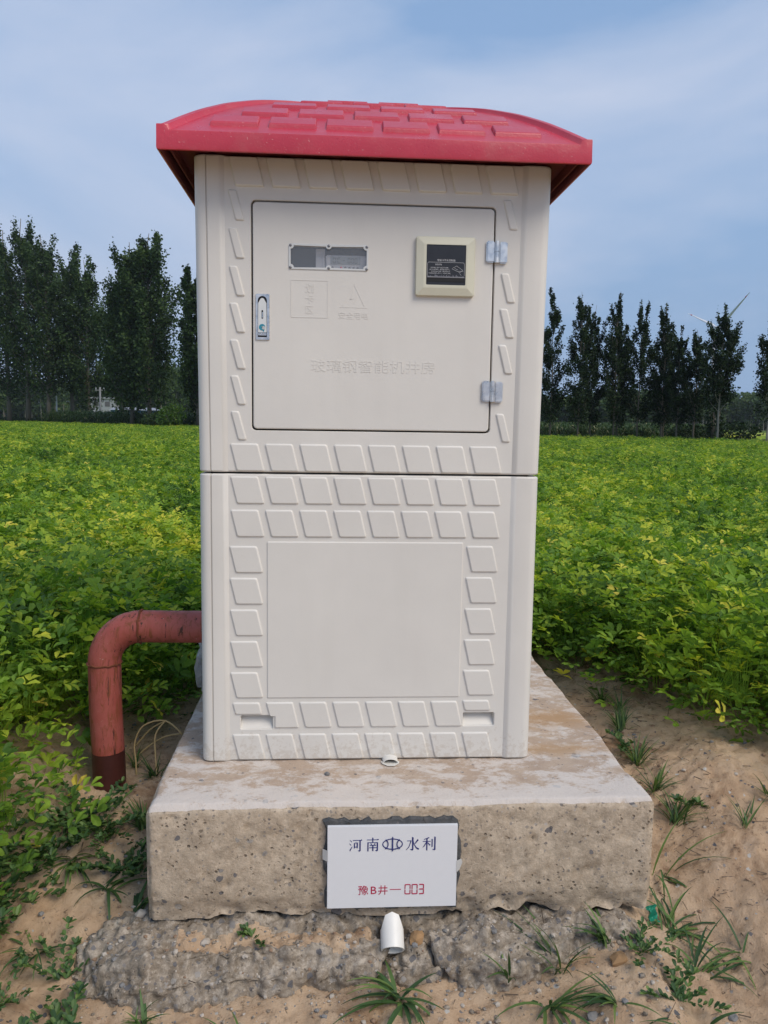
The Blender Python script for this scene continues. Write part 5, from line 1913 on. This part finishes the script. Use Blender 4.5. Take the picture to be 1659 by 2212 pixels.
def poplar(x_, y_, h, wdt, c0, n_leaf, lsize, mat, bark, seed, label, cat='tree', group=None, lean=0.0, tops=3, steep=1.15, trunk_r=None, slim=0.0, loose=1.0):
    """tree > trunk, crown. Crown leaves grow in clumps along steep limbs; c0 = clear trunk height"""
    rs = np.random.RandomState(seed)
    root = empty('poplar_tree', (x_, y_, 0), label, cat, group)
    tb = MB()
    tr_ = trunk_r or h * 0.011
    P0 = []
    wob_ = rs.normal(0, .012 * h, (8, 2))
    for i in range(9):
        t = i / 8
        P0.append((lean * t * t * h + (wob_[i - 1, 0] if i else 0) * t * .6, (wob_[i - 1, 1] if i else 0) * t * .6, h * .88 * t - 0.05))
    tb.tube(P0, [tr_ * (1.25 if i == 0 else 1) * (1 - .88 * i / 8) for i in range(9)], 7)
    P0 = np.array(P0)

    def axis_at(t): return np.array([np.interp(t, np.linspace(0, 1, 9), P0[:, k]) for k in range(3)])
    pts, tints = [], []
    nb = int(30 + 26 * (h / 15) ** .5)
    prof = lambda t: (np.interp(t, [0, .10, .30, .55, .75, .90, 1.0], [.60, .85, 1.0, .88, .58, .28, .08]))
    limbs = []
    for i in range(nb):
        t = (i + rs.rand()) / nb                      # along the crown
        zb = c0 + (h - c0) * t * .93
        az = i * 2.4 + rs.normal(0, .5)
        L_ = wdt * .5 * prof(t) * (1 - slim * t) * rs.uniform(.72, 1.18)
        el = steep * rs.uniform(.72, 1.05)
        rise = L_ * math.tan(min(el, 1.35)) * .8
        rise = min(rise, (h * 1.02 - zb))
        a_ = axis_at(zb / h * .98)
        limbs.append((a_, az, L_, rise, t))
    for k in range(tops):                              # separate pointed leaders at the top
        a_ = axis_at(.74)
        limbs.append((a_, rs.rand() * 6.28, wdt * rs.uniform(.06, .34), h * rs.uniform(.13, .27), .95))
    tot = sum(l[2] + .35 * l[3] for l in limbs)
    for (a_, az, L_, rise, t) in limbs:
        dirv = np.array([math.cos(az), math.sin(az), 0])
        s = np.linspace(0, 1, 6)
        cur = a_ + np.outer(s ** .8 * L_, dirv) + np.outer(s ** 1.25 * rise, [0, 0, 1]) + rs.normal(0, .03 * L_, (6, 3))
        nk = 3 if t == .95 else 5
        tb.tube([tuple(p) for p in cur[:nk]], [max(.012, tr_ * .30 * (1 - .8 * q) * (1 - .5 * t)) for q in s[:nk]], 4, cap=False)
        n_here = max(6, int(n_leaf * (L_ + .35 * rise) / tot))
        nclump = max(2, int(3 + L_ * 1.6))
        cs = rs.uniform(.18, 1.0, nclump) ** .8
        ct = rs.uniform(-.34, .34, nclump)
        which = rs.randint(0, nclump, n_here)
        u = np.minimum(cs[which] + rs.normal(0, .085, n_here), 1.03)
        base_p = np.stack([np.interp(u, s, cur[:, k]) for k in range(3)], 1)
        sp = (0.056 * wdt * loose) * (0.45 + .75 * (1 - t))
        p = base_p + rs.normal(0, 1, (n_here, 3)) * np.array([sp, sp, sp * 1.35])
        pts.append(p)
        rad_ = np.hypot(p[:, 0] - a_[0], p[:, 1] - a_[1]) / (wdt * .5)
        tints.append(np.clip(.42 + ct[which] + rs.normal(0, .14, n_here), 0, 1))
    pts = np.concatenate(pts); tints = np.concatenate(tints)
    ok = pts[:, 2] > c0 * .75
    pts, tints = pts[ok], tints[ok]
    V_, F_, T_ = leaf_cloud(pts, tints, lsize, rs, .25)
    link('crown', np_mesh('crown', V_, F_, T_), mat, root)
    tb.build('trunk', bark, root)
    return root


GL = 'tall poplars in the row at left'
# left row: x, y, height, crown width, clear trunk, leaves, label
lefts_ = [(-47.5, 104, 25.5, 8.0, 3.0, 7000, 'dark poplar cut by the left picture edge, tallest at the far left', 0.0),
          (-36.2, 90.5, 21.0, 5.5, 3.0, 8000, 'tall pointed poplar second from the left edge with dense leafy crown', 0.0),
          (-33.2, 88.0, 21.6, 6.0, 3.2, 9000, 'tall poplar with a slanting top near the left edge', -0.01),
          (-30.0, 85.0, 19.2, 5.4, 3.2, 8500, 'poplar with loose twiggy top in the left group', 0.0),
          (-28.4, 87.5, 18.2, 5.4, 3.0, 8500, 'poplar with leaning pale trunk at the right of the left group', 0.02),
          (-25.6, 84.0, 16.8, 4.8, 1.6, 8000, 'poplar sloping down to the gap in the left group', 0.0),
          (-24.2, 92.0, 17.0, 4.6, 2.5, 6500, 'poplar standing a little behind the gap between the two groups', 0.0),
          (-20.4, 76.5, 13.4, 3.6, 2.6, 4200, 'short thin poplar just left of the broad poplar', 0.0),
          (-18.6, 73.5, 17.0, 5.4, 1.3, 10500, 'broad many topped poplar between the left group and the cabinet', 0.0),
          (-16.6, 71.5, 17.4, 5.6, 1.4, 10500, 'broad full poplar nearest the cabinet on the left, rounded at the right', 0.01),
          (-11.4, 66.0, 13.4, 3.6, 1.6, 6500, 'poplar half hidden behind the left side of the cabinet', 0.0),
          (-8.6, 62.5, 13.6, 4.2, 1.6, 3000, 'poplar wholly behind the cabinet seen only from the side', 0.0)]
for i, (x_, y_, h, wd, c0_, nl, lb, ln) in enumerate(lefts_):
    h *= 1.14 if i < 7 else 1.11
    poplar(x_, y_, h, wd, c0_, int(nl * 1.9), .225, M['tree'], M['bark'], 500 + i, lb, 'tree', GL, ln, tops=8, loose=1.1)
GR = 'slim poplars in the row at right'
rights_ = [(11.0, 44.0, 7.7, 1.7, .8, 3800, 'slim dark poplar half behind the right edge of the cabinet roof'),
           (11.9, 42.6, 8.35, 1.75, .8, 5200, 'slim dark poplar first clear of the cabinet on the right'),
           (13.3, 42.0, 8.25, 1.95, .8, 5600, 'slim poplar with two pointed tops second from the cabinet on the right'),
           (14.3, 43.0, 7.7, 1.6, .9, 4800, 'slightly lower poplar between the two double topped ones'),
           (15.3, 42.0, 8.3, 1.9, .9, 5200, 'poplar with the sharpest highest tip in the middle of the right row'),
           (15.9, 43.2, 7.3, 1.5, 1.0, 4200, 'lower poplar directly behind the sharp tipped one'),
           (16.5, 41.6, 7.75, 1.75, 1.0, 4800, 'poplar with twin tops left of the wide blunt poplar'),
           (17.75, 41.4, 7.7, 1.75, 1.0, 4800, 'poplar with a blunt wide top right of the middle of the row'),
           (18.2, 42.2, 6.3, 1.5, 1.0, 3600, 'low poplar in the dip of the right row'),
           (18.1, 40.2, 6.05, 1.35, 1.0, 3800, 'narrow lower poplar second before the gap at right'),
           (18.75, 39.6, 6.05, 1.55, 1.2, 4000, 'last lower poplar before the gap at right'),
           (18.75, 36.9, 6.65, 1.75, 1.9, 4600, 'lone poplar with long bare trunk standing apart at right'),
           (20.35, 35.2, 6.2, 1.6, 1.6, 3600, 'poplar cut by the right picture edge')]
for i, (x_, y_, h, wd, c0_, nl, lb) in enumerate(rights_):
    h *= 1.13
    wd *= 1.05 if i == 11 else 1.0
    h *= 1.0 if i == 11 else 1.0
    nl = int(nl * (1.5 if i == 11 else 1.0))
    poplar(x_, y_, h, wd, c0_, int(nl * 1.9), .098, M['tree_dark'], M['bark_pale'] if i >= 11 else M['bark'], 700 + i, lb, 'tree', GR, 0, tops=3, steep=1.28, trunk_r=.055, loose=1.0, slim=.05 if i == 11 else .22)


def bush(x_, y_, z_, w_, d_, h_, n__, ls, mat, seed, label, name='bush'):
    rs = np.random.RandomState(seed)
    p = rs.normal(0, 1, (n__, 3)); p /= np.linalg.norm(p, axis=1)[:, None]
    p *= rs.uniform(.35, 1, n__)[:, None] ** .5
    lump_ = 1 + .5 * fbm2(p[:, 0] * 2.5 + seed, p[:, 2] * 2.5 + p[:, 1], 3)
    p = p * lump_[:, None] * np.array([w_ / 2, d_ / 2, h_ / 2]) + np.array([0, 0, h_ / 2])
    p = p[p[:, 2] > 0]
    V_, F_, T_ = leaf_cloud(p, np.clip(rs.normal(.45, .2, len(p)), 0, 1), ls, rs, .2)
    root = empty(name, (x_, y_, z_), label, 'bush')
    link('foliage', np_mesh('foliage', V_, F_, T_), mat, root)
    b_ = MB()
    for k in range(5):
        a = k * 1.3
        b_.tube([(0, 0, -.05), (w_ * .12 * math.cos(a), d_ * .12 * math.sin(a), h_ * .35), (w_ * .28 * math.cos(a), d_ * .28 * math.sin(a), h_ * .7)], [h_ * .02, h_ * .015, h_ * .006], 4)
    b_.build('stem', M['bark'], root)
    return root


bush(-13.3, 64.5, 0, 2.3, 2.2, 2.2, 1500, .17, M['bush'], 61, 'yellow green bush at the field edge just left of the cabinet')
bush(-14.8, 66.5, 0, 2.6, 2.4, 1.5, 1200, .17, M['tree'], 62, 'low dark green bush left of the yellow green one')
bush(20.6, 39.0, 0, 2.8, 2.4, 1.25, 1500, .13, M['tree_dark'], 63, 'dark bush at the right picture edge by the field')
bush(19.9, 42.0, 0, 3.2, 2.0, 1.05, 1500, .13, M['tree_dark'], 64, 'dark low bush behind the lone poplar trunk')
bush(19.2, 38.2, 0, 1.0, 1.0, 2.5, 700, .12, M['tree_dark'], 65, 'slim dark sapling just right of the lone poplar trunk')


def leaf_blades(name, label, gen, n__, ln, wd, mat, seed, ntop=6):
    """rank grasses or maize: upright stalks with arching strap leaves"""
    rs = np.random.RandomState(seed)
    V_, F_, T_, c_ = [], [], [], 0
    for i in range(n__):
        x_, y_ = gen(rs)
        H = ln * rs.uniform(.7, 1.15)
        az0 = rs.rand() * 6.28
        tint = rs.uniform(.2, .8)
        V_ += [(x_ - wd * .2, y_, 0), (x_ + wd * .2, y_, 0), (x_ + wd * .1, y_, H), (x_ - wd * .1, y_, H)]
        F_.append((c_, c_ + 1, c_ + 2, c_ + 3)); T_ += [tint] * 4; c_ += 4
        for k in range(ntop):
            az = az0 + k * 2.6 + rs.normal(0, .3); zb = H * (.15 + .75 * k / ntop)
            L_ = ln * rs.uniform(.25, .42)
            dx, dy = math.cos(az), math.sin(az)
            sx_, sy_ = -dy * wd * .5, dx * wd * .5
            tt = min(1, tint + rs.normal(0, .15)) if rs.rand() > .05 else 1.0
            for (r0, z0_), (r1, z1_), w0, w1 in (((0, 0), (.5, .42), .6, 1), ((.5, .42), (1, .15), 1, .1)):
                V_ += [(x_ + dx * L_ * r0 - sx_ * w0, y_ + dy * L_ * r0 - sy_ * w0, zb + L_ * z0_ * 1.4), (x_ + dx * L_ * r0 + sx_ * w0, y_ + dy * L_ * r0 + sy_ * w0, zb + L_ * z0_ * 1.4),
                       (x_ + dx * L_ * r1 + sx_ * w1, y_ + dy * L_ * r1 + sy_ * w1, zb + L_ * z1_ * 1.4), (x_ + dx * L_ * r1 - sx_ * w1, y_ + dy * L_ * r1 - sy_ * w1, zb + L_ * z1_ * 1.4)]
                F_.append((c_, c_ + 1, c_ + 2, c_ + 3)); T_ += [tt] * 4; c_ += 4
    return tag(link(name, np_mesh(name, np.array(V_), np.array(F_), T_), mat), label, kind='stuff')


def along(xa, xb, back0, back1):
    def g(rs):
        x_ = rs.uniform(xa, xb)
        return x_, field_edge_y(x_) + rs.uniform(back0, back1)
    return g


leaf_blades('maize_strip', 'strip of maize and tall grass along the left far edge of the field', along(-31, -8, .3, 3.5), 1500, 1.45, .10, M['corn'], 80)
leaf_blades('maize_rows', 'maize standing behind the slim poplars at right', along(10, 22, 9, 16), 2600, 1.05, .06, M['corn'], 81)
leaf_blades('edge_grass', 'dark rank grass under the poplar row at right', along(9, 21, .3, 2.0), 900, .42, .05, M['corn'], 82, 4)
leaf_blades('edge_weeds', 'dark rank weeds under the poplars at the far left', along(-50, -31, .3, 4), 1400, .75, .09, M['tree_dark'], 83, 5)


# second light green field strip behind the row: low crop cover as a bumpy sheet
def low_cover(name, label, x0_, x1_, y0_, y1_, h_, mat):
    xs = np.linspace(x0_, x1_, 90); ys = np.linspace(y0_, y1_, 60)
    X_, Y_ = np.meshgrid(xs, ys)
    Z_ = h_ * (0.8 + .5 * fbm2(X_ * 1.3, Y_ * 1.3, 3))
    Z_[0, :] = Z_[-1, :] = -0.02; Z_[:, 0] = Z_[:, -1] = -0.02
    i_ = np.arange(X_.size).reshape(X_.shape)
    F_ = np.stack([i_[:-1, :-1], i_[:-1, 1:], i_[1:, 1:], i_[1:, :-1]], -1).reshape(-1, 4)
    return tag(link(name, np_mesh(name, np.stack([X_, Y_, Z_], -1).reshape(-1, 3), F_, np.random.RandomState(3).uniform(.5, .8, X_.size), True), mat), label, kind='stuff')


low_cover('far_crop_left', 'light green low crop in the field beyond the left poplars', -110, 5, 112, 175, .35, M['crop'])
low_cover('far_crop_right', 'light green low crop seen between the poplar trunks at right', 14, 80, 62, 90, .32, M['crop'])


# far woods
def woods(name, label, xa, xb, ya, yb, h, n_tree, mat, seed, lsize=.7, nleaf=240, pale=True):
    rs = np.random.RandomState(seed)
    Vs, Fs, Ts, c_ = [], [], [], 0
    tb = MB()
    for i in range(n_tree):
        x_ = rs.uniform(xa, xb); y_ = rs.uniform(ya, yb); H = h * rs.uniform(.82, 1.12)
        p = rs.normal(0, 1, (nleaf, 3)) * np.array([H * .10, H * .10, H * .20]) + np.array([x_, y_, H * .68])
        q_ = rs.uniform(0, 1, (nleaf // 2, 3)) * np.array([H * .8, H * .8, H * .42]) + np.array([x_ - H * .4, y_ + 6, 0])
        p = np.concatenate([p[(p[:, 2] < H * 1.02) & (p[:, 2] > H * .18)], q_])
        V_, F_, T_ = leaf_cloud(p, np.clip(rs.normal(.5, .15) + rs.normal(0, .12, len(p)), 0, 1), lsize, rs)
        Vs.append(V_); Fs.append(F_ + c_); Ts.append(T_); c_ += len(V_)
        tb.tube([(x_, y_, 0), (x_ + rs.normal(0, .15), y_, H * .8)], [H * .013, H * .005], 4, cap=False)
    nleafv = c_
    me_ = np_mesh(name, np.concatenate(Vs), np.concatenate(Fs), np.concatenate(Ts))
    o_ = tag(link(name, me_, mat), label, kind='stuff')
    t_ = tb.build('trunks', M['bark_pale'], o_)
    t_['kind'] = 'stuff'
    return o_


woods('far_woods_right', 'distant dense plantation of pale trunked trees at the right horizon', 62, 150, 178, 215, 8.6, 330, M['tree'], 91)
woods('far_woods_left', 'distant misty woods behind the left poplars', -190, 10, 190, 235, 9.5, 420, M['tree'], 92, .8, 220)
woods('far_woods_middle', 'distant misty trees between the poplars and the cabinet on the left', -42, -28, 165, 185, 13.0, 16, M['tree'], 93, .8, 420)
woods('far_woods_gap', 'distant low wood behind the right poplar row', 20, 66, 150, 175, 6.0, 150, M['tree'], 94, .7, 200)

# ------------------------------------------------------------------ distant things
def pole(x_, y_, h, r_, mat, label, cat='pole', arm=False):
    root = empty('utility_pole', (x_, y_, 0), label, cat)
    b_ = MB(); b_.tube([(0, 0, -.1), (0, 0, h)], [r_, r_ * .7], 8); b_.build('shaft', mat, root)
    if arm:
        b_ = MB(); b_.box(-.5, -.05, h - .35, .5, .05, h - .25); b_.build('crossarm', mat, root)
        for k in (-.4, 0, .4):
            b_ = MB(); b_.tube([(k, 0, h - .25), (k, 0, h - .05)], .05, 6); b_.build('insulator', M['white_paint'], root)
    return root


pole(-30.2, 88.0, 3.2, .10, M['white_paint'], 'thin white painted pole beside the leaning poplar trunk at left')
pole(-24.0, 82.5, 4.0, .13, M['pole'], 'slender concrete pole with crossarm under the poplars at left', arm=True)

sh = empty('blue_shed', (-36, 150, 0), 'long low shed with blue sheet walls seen far off under the left poplars', 'shed')
b = MB(); b.box(-4.6, -2.5, 0, 4.6, 2.5, 2.25); b.build('wall', M['blue_sheet'], sh)
b = MB(); b.add([(-4.8, -2.9, 2.25), (4.8, -2.9, 2.25), (4.8, 0, 2.75), (-4.8, 0, 2.75), (4.8, 2.9, 2.25), (-4.8, 2.9, 2.25)], [(0, 1, 2, 3), (3, 2, 4, 5), (0, 3, 5), (1, 4, 2)])
b.build('roof', M['pale_wall'], sh)
b = MB(); b.box(3.2, -2.56, 0, 4.4, -2.5, 2.0); b.build('door', M['red_paint'], sh)
hs_ = empty('pale_house', (-48, 172, 0), 'pale two storey house glimpsed through the left poplars', 'house')
b = MB(); b.box(-2.6, -3, 0, 2.6, 3, 4.7); b.build('wall', M['pale_wall'], hs_)
b = MB(); b.box(-2.9, -3.3, 4.7, 2.9, 3.3, 5.0); b.build('roof', M['pale_wall'], hs_)
for k in range(2):
    for lv in (1.0, 3.1):
        b = MB(); b.box(-1.9 + k * 2.3, -3.05, lv, -0.9 + k * 2.3, -3.0, lv + 1.0); b.build('window', M['chamber'], hs_)

# wind turbine far behind the lone poplar; its rotor is turned nearly edge on
D_ = 620.0
tx, ty = 620 * 0.4906, 620 * 0.9985


def at_dir(px_, py_, dist_):
    """world point at a bearing measured from the photograph, dist_ metres along +Y"""
    a_, b__ = px_ - 829.5, 1106 - py_
    u_ = a_ * math.cos(ROLL) + b__ * math.sin(ROLL); v_ = -a_ * math.sin(ROLL) + b__ * math.cos(ROLL)
    v3 = _r0 * u_ + _up * v_ + _fwd * 1732.7
    return Vector(CAM) + v3 * (dist_ / v3.y)


hub = at_dir(1549.4, 709, D_)
wt = empty('wind_turbine', (hub.x, hub.y + 4, 0), 'white wind turbine far away, two blades rising behind the lone poplar', 'wind turbine')
b = MB(); b.tube([(0, 0, 0), (0, 0, hub.z - 1.5)], [2.0, 1.2], 16); b.build('tower', M['white_paint'], wt)
b = MB(); b.box(-1.7, -3.6, hub.z - 1.8, 1.7, 5.5, hub.z + 1.8, ch=.4); b.build('nacelle', M['white_paint'], wt)
b = MB(); b.tube([(0, -3.6, hub.z), (0, -5.0, hub.z), (0, -5.8, hub.z)], [1.6, 1.3, .3], 12); b.build('hub', M['white_paint'], wt)
hd = Vector((0.27, -0.963, 0))
for k, th in enumerate((36.5, 156.5, 276.5)):
    L_ = 38.5
    dv = hd * math.cos(R(th)) + Vector((0, 0, 1)) * math.sin(R(th))
    pd = Vector((0.963, 0.27, 0)).cross(dv).normalized()
    nn = dv.cross(pd).normalized()
    o0 = Vector((0, -5.0, hub.z))
    bb = MB()
    secs = []
    for t, ch_, tk in ((0.02, 1.0, .9), (.12, 1.5, .9), (.22, 2.6, .6), (.5, 1.8, .4), (.8, 1.0, .2), (.98, .45, .1), (1.0, .1, .05)):
        c_ = o0 + dv * L_ * t
        w1 = (nn * .75 + pd * .66).normalized(); w2 = w1.cross(dv).normalized()
        secs.append([c_ - w1 * ch_ * .35, c_ + w2 * tk * .5, c_ + w1 * ch_ * .65, c_ - w2 * tk * .5])
    vv = [p for s_ in secs for p in s_]
    ff = [(i * 4 + q, i * 4 + (q + 1) % 4, (i + 1) * 4 + (q + 1) % 4, (i + 1) * 4 + q) for i in range(len(secs) - 1) for q in range(4)]
    bb.add(vv, ff, 0, True)
    bl = bb.build('blade', M['white_paint'], wt, fix=True)
    b = MB(); c_ = o0 + dv * L_ * .86
    b.tube([c_, c_ + dv * 1.6], .40, 6); o = b.build('red_band', M['red_paint'], bl)
# far slanted mast with red bands in the gap left of the lone poplar
p1 = at_dir(1524.5, 796, 300); p0 = at_dir(1512, 900, 300)
ms = empty('banded_mast', (p0.x, p0.y, 0), 'thin slanting pale mast with red bands in the gap beside the lone poplar', 'mast')
dd = (p1 - p0)
rel = lambda t: Vector((0, 0, p0.z)) + dd * t
b = MB(); b.tube([rel(-.2), rel(1.0)], [.22, .16], 6); b.build('shaft', M['white_paint'], ms)
for t0, t1 in ((.80, .98), (.52, .66)):
    b = MB(); b.tube([rel(t0), rel(t1)], .24, 6); b.build('red_band', M['red_paint'], ms)

# ------------------------------------------------------------------ haze: one closed box of pale air
hb = MB(); hb.box(-700, -58, -3, 700, 900, 140)
hz_ob = hb.build('haze', None, None)
hm = bpy.data.materials.new('haze_air'); hm.use_nodes = True
ht = hm.node_tree
ht.nodes.remove(ht.nodes['Principled BSDF'])
pv = ht.nodes.new('ShaderNodeVolumePrincipled')
pv.inputs['Color'].default_value = (0.86, 0.91, 1.0, 1)
pv.inputs['Density'].default_value = 0.00024
pv.inputs['Anisotropy'].default_value = 0.2
ht.links.new(pv.outputs['Volume'], ht.nodes['Material Output'].inputs['Volume'])
hz_ob.data.materials.append(hm)
tag(hz_ob, 'thin pale summer haze over the fields', kind='stuff')
